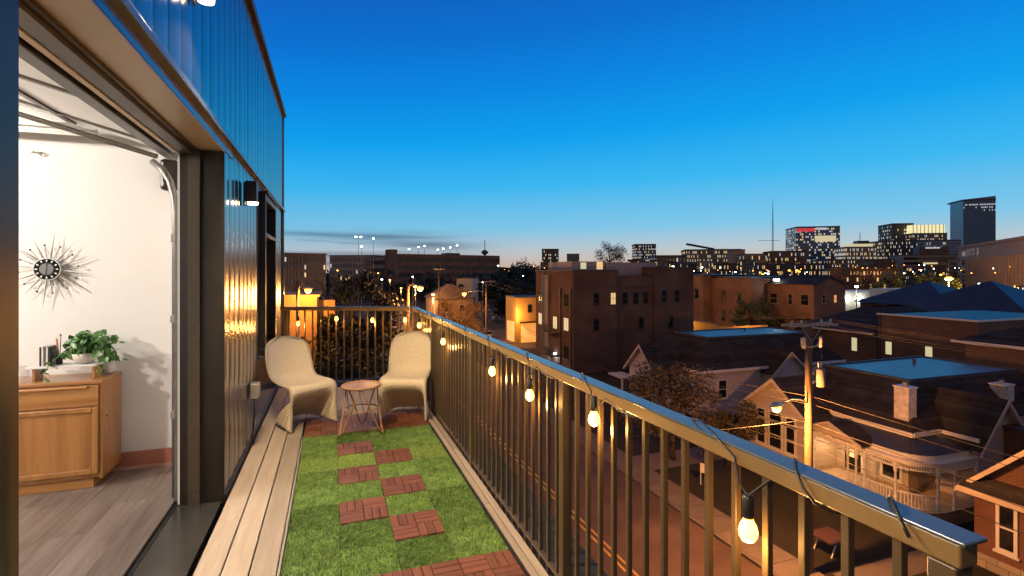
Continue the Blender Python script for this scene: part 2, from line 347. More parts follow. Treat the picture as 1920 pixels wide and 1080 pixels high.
struct(MB().box(7.0, -60, G - .05, 4.2, 75, G + .13).build('near_pavement', M['concrete']))
struct(MB().box(-90, 89.5, G - .05, 33, 91, G + .13).build('far_pavement', M['concrete']))
struct(MB().quad((26, 90, G + .008), (62, 90, G + .008), (62, 112, G + .008), (26, 112, G + .008)).build('parking_lot', M['asphalt']))
struct(MB().quad((20.5, 28.8, G + .012), (32, 28.8, G + .012), (32, 31.5, G + .012), (20.5, 31.5, G + .012)).build('driveway', M['concrete']))
# ================================================================== OWN BUILDING: facade
XW = -.69; OY0, OY1, OZ = 1.475, 3.88, 2.375; WEND = 8.2; ROOF = 3.92
H = thing('apartment_building', 'bronze metal clad building whose open doorway leads onto the roof deck', 'building', (-3, 2, G))
core = MB(); XI = -.95
core.box(XI, -1.5, -.3, XW - .012, OY0, OZ); core.box(XI, -1.5, OZ, XW - .012, WEND, ROOF - .05)
WY0, WY1, WZ0, WZ1 = 5.78, 6.78, .72, 2.33
core.box(XI, OY1, -.3, XW - .012, WY0, OZ); core.box(XI, WY1, -.3, XW - .012, WEND, OZ)
core.box(XI, WY0, -.3, XW - .012, WY1, WZ0); core.box(XI, WY0, WZ1, XW - .012, WY1, OZ)
core.box(-9, WEND - .2, -.3, XI, WEND, ROOF - .1)
core.build('wall_core', M['bronze'], H)
MB().box(-9, -14, G, 1.36, 7.9, -.36).build('lower_storeys', M['brickd'], H)
# ribbed cladding panels, each its own sheet with a raised seam
def panel(h):
    pr = [(.0, .0), (.002, .003), (.006, .0045)] + [(.006 + .1925 * k / 12, .0045 + .0055 * math.sin(math.pi * k / 12) ** .8) for k in range(1, 13)] + [(.2025, .003), (.2045, .0)]
    m = MB(); n = len(pr); m.add([(d - .012, y, z) for z in (0, h) for y, d in pr], [(i, i + 1, n + i + 1, n + i) for i in range(n - 1)])
    return m.mesh('cladding_panel', M['clad'], smooth=True)
plo, pup = panel(OZ + .06), panel(ROOF - 2.475)
for i in range(21):
    y = OY1 + .012 + i * .205
    if y > WEND - .21: break
    if WY0 - .25 < y < WY1 + .02:
        a = panel(WZ0 - .04) if i % 30 == 9 or True else None
        inst('cladding_panel', a, (XW, y, 0), H, rot=(0, 0, R(random.uniform(-.5, .5))))
    else: inst('cladding_panel', plo, (XW, y, 0), H, rot=(0, 0, R(random.uniform(-.7, .7))))
for i in range(47): inst('cladding_panel', pup, (XW + .006, -1.45 + i * .205, 2.475), H, rot=(0, 0, R(random.uniform(-.6, .6))))
for i in range(14): inst('cladding_panel', plo, (XW, OY0 - .33 - .205 * i, 0), H)
bx('base_flashing', M['black'], H, XW - .005, OY1, -.02, XW + .012, WEND, .03)
bx('drip_flashing', M['railcap'], H, XW - .012, -1.5, 2.438, XW + .038, WEND, 2.474, bev=.004)
bx('header_panel', M['clad'], H, XW - .014, -1.4, OZ, XW + .004, OY1 + .3, 2.437)
bx('roof_cap', M['black'], H, XW - .3, -1.6, ROOF - .055, XW + .05, WEND + .04, ROOF, bev=.006)
bx('corner_trim', M['clad'], H, XW - .02, WEND - .035, 0, XW + .022, WEND + .012, ROOF - .06)
# door surround
bx('soffit_panel', M['soffit'], H, -.845, OY0 - .01, OZ - .012, XW + .002, OY1 + .004, OZ - .002)
bx('jamb_panel', M['bronze'], H, -.825, OY1 - .012, -.03, XW + .004, OY1, OZ - .013)
bx('jamb_edge', M['bronze_lt'], H, -.895, OY1 - .045, -.03, -.826, OY1 - .0005, OZ - .016)
bx('jamb_panel', M['bronze'], H, -.9, OY0, -.03, XW + .004, OY0 + .012, OZ - .013)
bx('jamb_trim', M['bronze'], H, XW - .012, OY0 - .12, -.03, XW + .012, OY0 - .001, OZ - .002, bev=.004)
bx('header_groove', M['black'], H, -.868, OY0, OZ - .03, -.846, OY1, OZ - .006)
bx('header_frame', M['bronze_lt'], H, -.935, OY0, OZ - .05, -.869, OY1 - .05, OZ)
bx('header_groove', M['black'], H, -.957, OY0, OZ - .03, -.936, OY1, OZ - .002)
bx('weather_seal', M['white'], H, -.985, OY0, OZ - .045, -.958, OY1 - .02, OZ - .001, bev=.004)
th = bx('threshold', M['sill'], H, -.995, OY0 - .2, -.06, XW - .01, OY1 + .06, -.008)
bx('track_groove', M['black'], th, -1.0, OY0 - .2, -.03, -.965, OY1 + .06, -.0035)
bx('threshold_lip', M['bronze'], th, -.99, OY0 - .2, -.05, -.985, OY1 + .05, .008)
# window in the clad wall
wf = MB()
for a in ((WY0 - .03, WZ0 - .03, WY1 + .03, WZ0 + .03), (WY0 - .03, WZ1 - .03, WY1 + .03, WZ1 + .03), (WY0 - .03, WZ0 + .03, WY0 + .03, WZ1 - .03), (WY1 - .03, WZ0 + .03, WY1 + .03, WZ1 - .03), (WY0 + .03, 1.92, WY1 - .03, 1.96)):
    wf.box(XW - .1, a[0], a[1], XW + .045, a[2], a[3])
wf = wf.build('window', M['black'], H, bev=.004)
bx('pane', glassy('tinted_window_glass', (.02, .035, .015), .03, 1), wf, XW - .045, WY0 + .025, WZ0 + .02, XW - .035, WY1 - .025, WZ1 - .02)
bx('sill', M['railcap'], wf, XW - .02, WY0 - .06, WZ0 - .075, XW + .085, WY1 + .06, WZ0 - .04, bev=.004)
bx('hood', M['black'], wf, XW - .02, WY0 - .05, WZ1 + .031, XW + .07, WY1 + .05, WZ1 + .05)
# sconces
def sconce(y, z, label, w):
    t = thing('wall_sconce', label, 'wall lamp', (XW, y, z), 'wall sconces on the metal facade')
    MB().box(XW + .012, y - .045, z - .07, XW + .026, y + .045, z + .12).build('backplate', M['black'], t, bev=.003)
    MB().box(XW + .026, y - .045, z - .04, XW + .11, y + .045, z + .13).build('housing', M['black'], t, bev=.004)
    MB().lathe([(.028, -.062), (.038, -.058), (.04, -.041)], (XW + .077, y, z), 16).build('lens', M['lampwarm'], t, smooth=True)
    lamp('sconce_light', 'SPOT', (XW + .09, y, z - .09), w, (1, .72, .42), t, .03, spot_size=R(145), spot_blend=.7).rotation_euler = (0, R(-38), 0)
    return t
sconce(4.62, 2.16, 'bronze box sconce glowing on the cladding beyond the open doorway', 90)
sconce(.2, 2.16, 'bronze box sconce on the cladding left of the open doorway', 130)
sconce(2.98, 3.0, 'bronze sconce high on the cladding above the open doorway', 480)
# outlet box
ob = thing('outlet_box', 'grey weatherproof outlet box low on the metal cladding', 'outlet', (XW, 5.0, .5))
MB().box(XW + .012, 4.95, .42, XW + .075, 5.07, .55).build('cover', M['galv'], ob, bev=.006)
MB().box(XW + .076, 4.965, .435, XW + .083, 5.055, .535).build('lid', M['greyl'], ob, bev=.003)
MB().tube([(XW + .04, 4.97, .42), (XW + .045, 4.96, .3), (XW + .03, 4.965, .1), (XW + .03, 4.965, .02)], .009, 6).build('conduit', M['black'], ob, smooth=True)
# ================================================================== THE DECK
dk = thing('deck_floor', None, None, (0, 3, 0)); dk['kind'] = 'structure'
MB().box(XW + .02, -1.2, -.36, 1.36, 7.85, -.045).build('deck_base', M['tileback'], dk)
def plank(x0, x1, y0, y1): MB().box(x0 + .0035, y0 + .0025, -.04, x1 - .0035, y1 - .0025, 0).build('plank', M['plank'], dk, bev=.004)
for i in range(3):
    x0 = XW + .02 + i * .135
    cut = [-.8, 2.2 + .0, 4.75, 7.3] if i != 1 else [-.8, 3.6, 7.3]
    cut = [-.8, 4.95, 7.35] if i == 0 else [-.8, 5.3, 7.3] if i == 1 else [-.8, 5.1, 7.2]
    for a, b in zip(cut, cut[1:]): plank(x0, x0 + .135, a, b)
for x0, x1, c in ((.945, .995, [-.8, 3.2, 6.9]), (.995, 1.045, [-.8, 4.3, 6.9])):
    for a, b in zip(c, c[1:]): plank(x0, x1, a, b)
for i in range(8): plank(-.265 + i * .15, -.115 + i * .15, 5.72, 7.2 - .04 * i)
bx('edge_strip', M['grey'], dk, -.262, -.8, -.045, -.25, 5.08, .004)
bx('edge_strip', M['black'], dk, .932, -.8, -.045, .944, 5.08, .01)
# ledge outside the railing with its metal coping
lg = thing('outer_ledge', None, None, (1.25, 3, -.2)); lg['kind'] = 'structure'
for i in range(58): MB().box(1.085, -.8 + i * .14, -.2, 1.335, -.8 + i * .14 + .134, -.165).build('plank', M['plank'], lg)
bx('coping', M['railcap'], lg, 1.336, -.8, -.34, 1.372, 7.6, -.155, bev=.004)
# wooden tiles and turf tiles on one 305 mm grid
TX, TY, TP = -.248, 2.64, .295 
TPY = .305
def slatmesh(w, l): return MB().box(-w / 2 + .002, -l / 2 + .002, 0, w / 2 - .002, l / 2 - .002, .02).mesh('slat', M['tilewood'])
SL = slatmesh(TP / 6, TPY / 2); SLH = slatmesh(TPY / 6, TP / 2)
WT = 'red-brown wooden deck tiles'; ORD = ['first', 'second', 'third', 'fourth', 'fifth', 'sixth', 'seventh', 'eighth', 'ninth']
def wtile(c, r, label, flip=0):
    x0, y0 = TX + c * TP, TY + r * TPY
    t = thing('wooden_tile', label, 'deck tile', (x0 + TP / 2, y0 + TPY / 2, -.02), WT)
    MB().box(x0 + .004, y0 + .004, -.04, x0 + TP - .004, y0 + TPY - .004, -.0225).build('backing', M['tileback'], t)
    for bxi in range(2):
        for byi in range(2):
            cx, cy = x0 + TP * (.25 + .5 * bxi), y0 + TPY * (.25 + .5 * byi)
            for k in range(3):
                if (bxi + byi + flip) % 2: inst('slat', SL, (cx + (k - 1) * TP / 6, cy, -.0205 + random.uniform(-.001, .001)), t, bev=.002)
                else: inst('slat', SLH, (cx, cy + (k - 1) * TPY / 6, -.0205 + random.uniform(-.001, .001)), t, R(90), bev=.002)
POS = {(2, 1): 'nearest of the six wooden tiles set in the turf, right column', (1, 2): 'nearest wooden tile of the left column set in the turf',
       (2, 3): 'middle wooden tile of the right column set in the turf', (1, 4): 'middle wooden tile of the left column set in the turf',
       (2, 5): 'farthest wooden tile of the right column set in the turf', (1, 6): 'farthest wooden tile of the left column, just in front of the wire table'}
for (c, r), l in POS.items(): wtile(c, r, l, (c + r) % 2 == 0)
for c in range(4):
    for r in (-1, -2): wtile(c, r, 'wooden tile in the %s near row before the turf, %s from the left' % (('first', 'second')[-1 - r], ORD[c]), c % 2)
    for r in (8, 9): wtile(c, r, 'wooden tile in the %s row under the chairs, %s from the left' % (('nearer', 'farther')[r - 8], ORD[c]), c % 2)
def blades(seed, mat, lean):
    rnd = random.Random(seed); m = MB()
    for i in range(3200):
        x, y = rnd.uniform(-TP / 2 + .003, TP / 2 - .003), rnd.uniform(-TPY / 2 + .003, TPY / 2 - .003); a = rnd.uniform(0, 6.283); w = rnd.uniform(.0013, .0024); h = rnd.uniform(.008, .016) + .004 * math.sin(x * 31 + seed) * math.sin(y * 27 + seed * 2)
        dx, dy = math.cos(a) * w, math.sin(a) * w; lx, ly = rnd.gauss(0, .008) + lean[0], rnd.gauss(0, .008) + lean[1]
        m.add([(x - dx, y - dy, 0), (x + dx, y + dy, 0), (x + lx, y + ly, h)], [(0, 1, 2)])
    return m.mesh('blades', mat)
BL = [blades(i, M['turf'], l) for i, l in enumerate(((.003, .004), (-.004, .002), (.002, -.005)))]
BL2 = blades(9, M['turf2'], (.001, .003))
backm = MB().box(-TP / 2 + .002, -TPY / 2 + .002, -.02, TP / 2 - .002, TPY / 2 - .002, 0).mesh('backing', pm('turf_backing', (.03, .07, .01), .9))
for c in range(4):
    for r in range(8):
        if (c, r) in POS: continue
        p = (TX + (c + .5) * TP, TY + (r + .5) * TPY, -.012)
        lt = r == 5
        t = thing('turf_tile', ('square of paler green turf in the lighter row, %s column from the left' % ORD[c]) if lt else 'green artificial turf square, %s row from the near end, %s from the left' % (ORD[r], ORD[c]), 'turf tile', p, 'paler artificial turf tiles' if lt else 'artificial turf tiles')
        inst('backing', backm, p, t)
        o = inst('grass_blades', BL2 if lt else BL[(c + r) % 3], p, t); o['kind'] = 'stuff'
# ================================================================== RAILINGS
RX, RZ = 1.06, 1.07
BAL = MB().box(-.0095, -.0095, -.12, .0095, .0095, RZ - .052).mesh('baluster', M['rail'])
FOOT = MB().lathe([(.012, 0), (.012, .006), (.006, .01)], (0, 0, 0), 8).mesh('bolt', M['galv'])
def railing(name, label, A, B, posts, n0):
    A, B = Vector(A), Vector(B); d = (B - A); Ln = d.length; d.normalize(); nn = Vector((d.y, -d.x, 0)); ang = math.atan2(d.y, d.x) - math.pi / 2
    t = thing(name, label, 'railing', A)
    def bar(nm, mat, w0, w1, z0, z1, l0=0, l1=None, bev=.004):
        l1 = Ln if l1 is None else l1
        MB().obox(A + d * l0 + nn * w0 + Vector((0, 0, z0)), d * (l1 - l0), nn * (w1 - w0), (0, 0, z1 - z0)).build(nm, mat, t, bev=bev)
    bar('top_rail', M['railtop_lit'], -.024, .026, RZ - .052, RZ - .008)
    bar('rail_cap', M['railcap'], -.03, .034, RZ - .0075, RZ, -.01, Ln + .01, .002)
    bar('bottom_plate', M['black'], -.012, .03, -.145, -.125)
    bar('bottom_rail', M['rail'], -.014, .014, .028, .046)
    for p in posts:
        o = A + d * p
        MB().obox(o - d * .024 - nn * .024 + Vector((0, 0, -.12)), d * .048, nn * .048, (0, 0, RZ - .053 + .12)).build('post', M['rail'], t, bev=.003)
    k = n0
    while k < Ln - .03:
        if all(abs(k - p) > .04 for p in posts): inst('baluster', BAL, A + d * k, t, ang, bev=.0015)
        k += .107
    return t
railing('side_railing', 'bronze metal railing running along the street side of the deck', (RX, .56, 0), (RX, 6.95, 0), [.03, 1.63, 3.31, 4.99, 6.36], .115)
railing('end_railing', 'bronze metal railing across the far end of the deck behind the chairs', (1.0, 6.98, 0), (XW + .03, 7.55, 0), [.05, 1.68], .14)
# string lights
sl = thing('string_lights', 'black cable of glowing amber bulbs wound along the railing', 'string lights', (RX, 4, RZ))
BP = [(1.0, 1.0, .885), (1.0, 1.80, .95), (1.0, 2.50, .885), (1.0, 3.17, .89), (1.0, 4.72, .885), (1.0, 6.12, .9), (.93, 6.85, .905),
      (.52, 7.06, .895), (.06, 7.22, .915), (-.43, 7.38, .85)]
bp = [(.0115, .0), (.0125, -.012), (.0195, -.024), (.0235, -.040), (.022, -.053), (.015, -.064), (.005, -.069)]
bm_ = MB().lathe(bp[::-1], n=16).mesh('bulb', M['bulb'], smooth=True)
sm_ = MB().lathe([(.011, .052), (.0145, .046), (.0155, 0), (.014, -.006)][::-1], n=12).mesh('socket', M['black'], smooth=True)
for p in BP:
    b = inst('bulb', bm_, Vector(p) + Vector((0, 0, .036)), sl); inst('socket', sm_, Vector(p) + Vector((0, 0, .036)), b); lamp('bulb_light', 'POINT', Vector(p) + Vector((0, 0, -.062)), 4.5, (1, .5, .13), b, .02)
# the cable wraps the rail, with a drop to every bulb
cp = []
def wrap(a, b, turns):
    a, b = Vector(a), Vector(b); d = b - a; nn = Vector((d.y, -d.x, 0)).normalized(); n = max(6, int(turns * 10))
    for i in range(n + 1):
        f = i / n; w = 2 * math.pi * turns * f
        cp.append(a + d * f + Vector((0, 0, RZ - .03)) + nn * (.042 * math.cos(w) * -1) + Vector((0, 0, .040 * math.sin(w) + .004)))
ends = [Vector((RX, .6, 0))] + [Vector((RX if p[1] < 6.9 and p[0] > .95 else p[0] + .03, p[1], 0)) if p[0] > .95 else Vector((p[0], 6.98 + (1.0 - p[0]) * .337, 0)) for p in BP]
for i in range(len(BP)):
    wrap(ends[i] + (ends[i + 1] - ends[i]) * .08, ends[i + 1] - (ends[i + 1] - ends[i]) * .08, 1.5 if i == 0 else max(1, round((ends[i + 1] - ends[i]).length / .62)))
    q = Vector(BP[i]); cp += [Vector((q.x - .01, q.y - .02, RZ - .085)), q + Vector((-.002, -.004, .085)), q + Vector((.002, .006, .088)), Vector((q.x + .0, q.y + .03, RZ - .08))]
MB().tube(cp, .0034, 6).build('cable', M['black'], sl, smooth=True)
# ================================================================== WICKER CHAIRS AND TABLE
def wicker():
    m, t, p, n, L = nodes('woven_wicker')
    uv = n('ShaderNodeUVMap'); uv.uv_map = 'UVMap'
    hs = []
    for rot in (45, -45):
        mpn = n('ShaderNodeMapping'); mpn.inputs['Rotation'].default_value = (0, 0, R(rot)); L(uv.outputs[0], mpn.inputs[0])
        w = n('ShaderNodeTexWave'); w.inputs['Scale'].default_value = 7.5; w.inputs['Distortion'].default_value = .6; w.inputs['Detail Scale'].default_value = 2; L(mpn.outputs[0], w.inputs[0]); hs.append(w)
    mx = n('ShaderNodeMath', operation='MULTIPLY'); L(hs[0].outputs['Fac'], mx.inputs[0]); L(hs[1].outputs['Fac'], mx.inputs[1])
    r_ = n('ShaderNodeMapRange'); r_.inputs[1].default_value = .25; r_.inputs[2].default_value = .75; L(mx.outputs[0], r_.inputs[0])
    c = n('ShaderNodeMix', data_type='RGBA'); L(r_.outputs[0], c.inputs[0]); c.inputs[6].default_value = (.76, .67, .5, 1); c.inputs[7].default_value = (.2, .15, .1, 1); L(c.outputs[2], p.inputs['Base Color'])
    b = n('ShaderNodeBump'); b.inputs['Strength'].default_value = .7; b.inputs['Distance'].default_value = .006; b.invert = True; L(mx.outputs[0], b.inputs['Height']); L(b.outputs[0], p.inputs['Normal'])
    p.inputs['Roughness'].default_value = .6; return m
M['wicker'] = wicker()
def crom(P, t):
    n = len(P) - 1; x = t * n; i = min(int(x), n - 1); f = x - i
    p0, p1, p2, p3 = P[max(i - 1, 0)], P[i], P[i + 1], P[min(i + 2, n)]
    return [.5 * (2 * b + (c - a) * f + (2 * a - 5 * b + 4 * c - d) * f * f + (3 * b - a - 3 * c + d) * f ** 3) for a, b, c, d in zip(p0, p1, p2, p3)]
#        centre(y,z)  side(y,z)  half width  bend
PR = [(.36, .84, .335, .835, .095, 2), (.355, .815, .315, .80, .178, 2), (.345, .76, .285, .75, .222, 2), (.32, .66, .245, .65, .24, 2), (.29, .55, .21, .55, .243, 2), (.25, .455, .17, .475, .238, 2.2),
      (.16, .40, .10, .435, .228, 2.4), (.02, .385, .0, .42, .232, 2.6), (-.12, .40, -.13, .415, .238, 3), (-.195, .405, -.20, .405, .24, 3), (-.222, .365, -.232, .36, .242, 3),
      (-.175, .30, -.235, .28, .243, 4.5), (-.04, .22, -.235, .20, .245, 6), (.10, .13, -.238, .11, .248, 6.5), (.18, .06, -.242, .045, .25, 6.5), (.22, .022, -.246, .0, .252, 6.5)]
def chair(label, loc, rz):
    t = thing('wicker_chair', label, 'chair', loc, 'wicker lounge chairs')
    m = MB(); NS, NW = 64, 28; m.uv = []
    for i in range(NS + 1):
        yc, zc, ys, zs, hw, pw = crom(PR, i / NS)
        for j in range(NW + 1):
            w = 2 * j / NW - 1; k = abs(w) ** pw
            m.v.append((w * hw * (1 - .02 * k), yc + (ys - yc) * k, zc + (zs - zc) * k + (.02 * (1 - k) if i == NS else 0)))
            m.uv.append((w * hw * 2.2 + 1, i / NS * 3.6))
    for i in range(NS):
        for j in range(NW): a = i * (NW + 1) + j; m.f.append((a, a + 1, a + NW + 2, a + NW + 1)); m.m.append(0)
    me = m.mesh('shell', M['wicker'], smooth=True)
    o = bpy.data.objects.new('shell', me); COL.objects.link(o); o.parent = t; WO[o.name] = Vector(loc)
    s = o.modifiers.new('solid', 'SOLIDIFY'); s.thickness = .024; s.offset = 0
    # rolled edge round the shell
    edge = [m.v[i * (NW + 1)] for i in range(2, NS + 1)]; edge2 = [m.v[i * (NW + 1) + NW] for i in range(2, NS + 1)]
    top = [m.v[j] for j in range(NW + 1)]
    e = MB().tube(edge[::-1] + [m.v[NW + 1]] + top + [m.v[2 * NW + 1]] + edge2, .0135, 8); e.uv = [(i * .03, 0) for i in range(len(e.v))]
    q = bpy.data.objects.new('rolled_edge', e.mesh('rolled_edge', M['wicker'], smooth=True)); COL.objects.link(q); q.parent = t
    t.rotation_euler = (0, 0, rz)
    return t
chair('cream wicker S-shaped chair on the left beside the metal wall', (-.29, 5.55, .012), R(33))
chair('cream wicker S-shaped chair on the right against the street railing', (.77, 5.5, .012), R(-20))
tb = thing('side_table', 'small round rattan side table on crossed wire legs between the chairs', 'table', (.27, 5.03, 0))
M['rattan'] = pm('rattan', (.34, .19, .09), .5, 0, .25, 40, .3, 120)
cx, cy = .27, 5.03
MB().lathe([(.155, .452), (.168, .449), (.168, .457), (.155, .459)], (cx, cy, 0), 32).build('table_top', wood('table_weave', (.24, .12, .04), (.42, .24, .09), 0, .35, 2.5), tb, smooth=False)
MB().tube([(cx + .178 * math.cos(a * math.pi / 16), cy + .178 * math.sin(a * math.pi / 16), .455) for a in range(32)], .013, 8, closed=True).build('rim', M['rattan'], tb, smooth=True)
MB().tube([(cx + .15 * math.cos(a * math.pi / 16), cy + .15 * math.sin(a * math.pi / 16), .235) for a in range(32)], .0065, 8, closed=True).build('ring', M['rattan'], tb, smooth=True)
for k in range(3):
    a = R(205 + 120 * k)
    def pp(r, da, z): return Vector((cx + r * math.cos(a + da), cy + r * math.sin(a + da), z))
    f = pp(.235, 0, .016)
    lg_ = [pp(.165, -1.0, .446), pp(.155, -.62, .3), pp(.205, -.12, .05), f, pp(.205, .12, .05), pp(.155, .62, .3), pp(.165, 1.0, .446)]
    MB().tube(lg_, .0075, 8).build('leg', M['rattan'], tb, smooth=True)
# ================================================================== THE ROOM BEHIND THE DOOR
RYC = 4.72; CZ = 3.25
fl = thing('room_floor', None, None, (-3, 2, 0)); fl['kind'] = 'structure'
MB().box(-6, -.5, -.12, -.996, RYC, -.03).build('subfloor', M['tileback'], fl)
for i in range(28):
    x1 = -1.0 - i * .18; off = random.uniform(0, 1.2)
    cuts = [-.5] + [c for c in (off + .1, off + 1.4, off + 2.7, off + 4.0) if c < RYC - .3] + [RYC]
    for a, b in zip(cuts, cuts[1:]): MB().box(x1 - .179, a + .0008, -.03, x1, b - .0008, 0).build('floorboard', M['floorwood'], fl)
def swall(n, *b): return struct(MB().box(*b).build(n, M['wall_in']))
swall('wall_far', -6, RYC, -.1, -.951, RYC + .12, CZ); swall('wall_back', -6.12, -.6, -.1, -6, RYC + .12, CZ); swall('wall_near', -6, -.62, -.1, -.951, -.5, CZ)
struct(MB().box(-6.1, -.6, CZ, -.951, RYC + .1, CZ + .1).build('ceiling', M['ceil']))
struct(MB().box(-.962, OY1 - .0, 0, -.9505, RYC - .001, CZ - .001).build('wall_return', M['wall_in']))
struct(MB().box(-.962, OY0, OZ + .01, -.9505, OY1, CZ - .001).build('wall_over_door', M['wall_in']))
bb = struct(MB().box(-6, RYC - .014, .022, -.97, RYC, .135).build('baseboard', M['base'], None, bev=.003))
MB().box(-6, RYC - .024, 0, -.97, RYC - .0145, .022).build('shoe_moulding', pm('shoe_moulding', (.42, .24, .17), .5), bb, bev=.003)
# overhead door, raised on its sloping track
gd = thing('overhead_door', 'white paneled garage door raised overhead inside the room opening', 'garage door', (-1.06, 2.7, 2.36))
DS = .285
def dz(x): return 2.372 + DS * (-1.06 - x)
def slab_(x0, x1, y0, y1, t0, t1): 
    m = MB(); return m.add([(x0, y0, dz(x0) + t0), (x1, y0, dz(x1) + t0), (x1, y1, dz(x1) + t0), (x0, y1, dz(x0) + t0), (x0, y0, dz(x0) + t1), (x1, y0, dz(x1) + t1), (x1, y1, dz(x1) + t1), (x0, y1, dz(x0) + t1)],
                           [(0, 1, 2, 3), (7, 6, 5, 4), (4, 5, 1, 0), (5, 6, 2, 1), (6, 7, 3, 2), (7, 4, 0, 3)])
MB().box(-1.062, OY0 - .02, 2.315, -.998, OY1 + .16, 2.40).build('bottom_rail', M['bronze'], gd, bev=.004)
for i in range(4):
    x1 = -1.075 - i * .58; x0 = x1 - .572
    sct = slab_(x0, x1, OY0 - .03, 4.12, .01, .05).build('section', M['doorwhite'], gd)
    slab_(x0 + .0, x0 + .05, OY0 - .03, 4.12, -.004, .0098).build('rail', M['bronze_lt'], sct)
    for yy in (2.15, 3.0, 3.85): slab_(x0 + .0505, x1, yy, yy + .045, -.0035, .0096).build('stile', M['bronze_lt'], sct)
tk = thing('door_track', 'galvanised roller track curving up beside the open doorway', 'door track', (-1.0, 4.15, 0))
path = [(-.975, 4.0, .0), (-.975, 4.0, 1.86), (-.985, 4.0, 2.0), (-1.02, 4.02, 2.12), (-1.09, 4.05, 2.24)] 
MB().box(-.992, 3.925, .0, -.966, 3.985, 2.02).build('angle', M['track'], tk, bev=.002)
MB().tube([(-1.012, 4.03, .0), (-1.012, 4.03, 1.95), (-1.02, 4.035, 2.06), (-1.05, 4.05, 2.17), (-1.1, 4.08, 2.25), (-1.17, 4.11, 2.31)], .022, 8).build('channel', M['track'], tk, smooth=True)
MB().tube([(-1.15, 4.145, dz(-1.15) - .045), (-3.5, 4.145, dz(-3.5) - .045)], .017, 6).build('upper_channel', M['bronze_lt'], tk)
for z in (.55, 1.2, 1.75): MB().box(-1.03, 3.97, z, -.97, 4.05, z + .05).build('bracket', M['galv'], tk, bev=.003)
MB().box(-1.275, RYC - .09, 2.19, -1.15, RYC - .002, 2.44).build('spring_cover', M['bronze'], tk, bev=.03)
st_ = thing('ceiling_strut', 'perforated steel strut hung below the ceiling over the clock wall', 'strut', (-3, 4.45, 2.5))
MB().box(-3.4, 4.46, 2.575, -1.62, 4.50, 2.615).build('bar', M['galv'], st_, bev=.003); MB().box(-3.4, 4.501, 2.535, -1.62, 4.507, 2.615).build('flange', M['galv'], st_)
for x in (-3.2, -1.8): MB().box(x, 4.475, 2.6, x + .03, 4.481, CZ).build('hanger', M['galv'], st_)
hk = thing('wall_hook', 'small dark metal hook high on the white wall above the clock', 'hook', (-2.06, RYC, 2.43))
MB().tube([(-2.1, RYC - .004, 2.435), (-2.07, RYC - .03, 2.44), (-2.045, RYC - .035, 2.43), (-2.035, RYC - .01, 2.41)], .006, 6).build('wire', M['galv'], hk, smooth=True)
MB().lathe([(.012, -.004), (.012, .004)], (-2.06, RYC - .006, 2.432), 8).build('plate', M['black'], hk)
# ceiling lamps in the room
for x, y, w, l in ((-3.75, 3.35, 285, 'white pendant lamp over the clock end of the room'), (-4.3, 1.1, 370, 'white pendant lamp at the near end of the room')):
    t = thing('pendant_lamp', l, 'ceiling lamp', (x, y, CZ), 'pendant lamps in the room'); z = 2.78
    MB().lathe([(.05, -.03), (.055, -.02), (.055, -.001)], (x, y, CZ), 16).build('ceiling_rose', M['white'], t, smooth=True)
    MB().tube([(x, y, CZ - .03), (x, y, z + .07)], .006, 6).build('cord', M['black'], t)
    MB().lathe([(.15, 0), (.155, .01), (.12, .05), (.03, .08)], (x, y, z), 24).build('shade', M['white'], t, smooth=True)
    MB().lathe([(.11, -.03), (.14, -.002)], (x, y, z), 24).build('diffuser', em('lamp_diffuser', (1, .93, .82), 6), t, smooth=True)
    o = lamp('room_light', 'POINT', (x, y, z - .16), w, (1, .9, .8), t, .1)
# ================================================================== CABINET AND WHAT STANDS ON IT
CX0, CX1, CY0, CY1, CT = -2.85, -1.54, 4.36, 4.70, .775
cb = thing('sideboard', 'low maple sideboard with a framed door and drawer against the white wall', 'cabinet', (-2.2, 4.53, 0))
MB().box(CX0, CY0 + .004, .085, CX1 - .022, CY1, CT - .028).build('carcass', M['cabv'], cb)
MB().box(CX1 - .021, CY0 + .002, .075, CX1, CY1, CT - .028).build('side_panel', M['cabv'], cb, bev=.002)
MB().box(CX0 - .01, CY0 - .012, CT - .027, CX1 + .006, CY1, CT).build('top', M['cab'], cb, bev=.006)
MB().box(CX0 + .03, CY0 + .045, 0, CX1 - .07, CY1 - .01, .084).build('plinth', M['cab'], cb)
for i in range(2):
    a, b = CX1 - .022 - .62 * i - .61, CX1 - .022 - .62 * i
    d = MB().box(a, CY0 - .008, .595, b, CY0 + .003, CT - .034).build('drawer', M['cab'], cb, bev=.002)
    MB().box(a + .02, CY0 - .026, CT - .052, b - .06, CY0 - .0085, CT - .036).build('pull', M['cab'], d, bev=.005)
    f = MB()
    for q in ((a, .11, a + .035, .585), (b - .035, .11, b, .585), (a + .035, .55, b - .035, .585), (a + .035, .11, b - .035, .15)): f.box(q[0], CY0 - .016, q[1], q[2], CY0 + .003, q[3])
    d = f.build('door', M['cabv'], cb, bev=.006)
    MB().box(a + .036, CY0 - .003, .151, b - .036, CY0 + .003, .549).build('door_panel', M['cabv'], d)
MB().lathe([(.006, 0), (.006, .006)], (CX1 + .003, CY0 + .06, .5), 8).build('knot', M['bronze'], cb)
rs = thing('riser_shelf', 'small white riser shelf with wooden legs on the sideboard', 'shelf', (-1.76, 4.5, CT))
MB().prism([(-2.0, 4.42, .865), (-1.97, 4.41, .865), (-1.60, 4.41, .865), (-1.60, 4.56, .865), (-2.0, 4.56, .865)], (0, 0, .014)).build('board', M['white'], rs, bev=.003)
for x in (-1.97, -1.63): MB().box(x, 4.43, CT + .001, x + .018, 4.54, .8645).build('leg', M['cabv'], rs, bev=.002)
RSZ = .8795
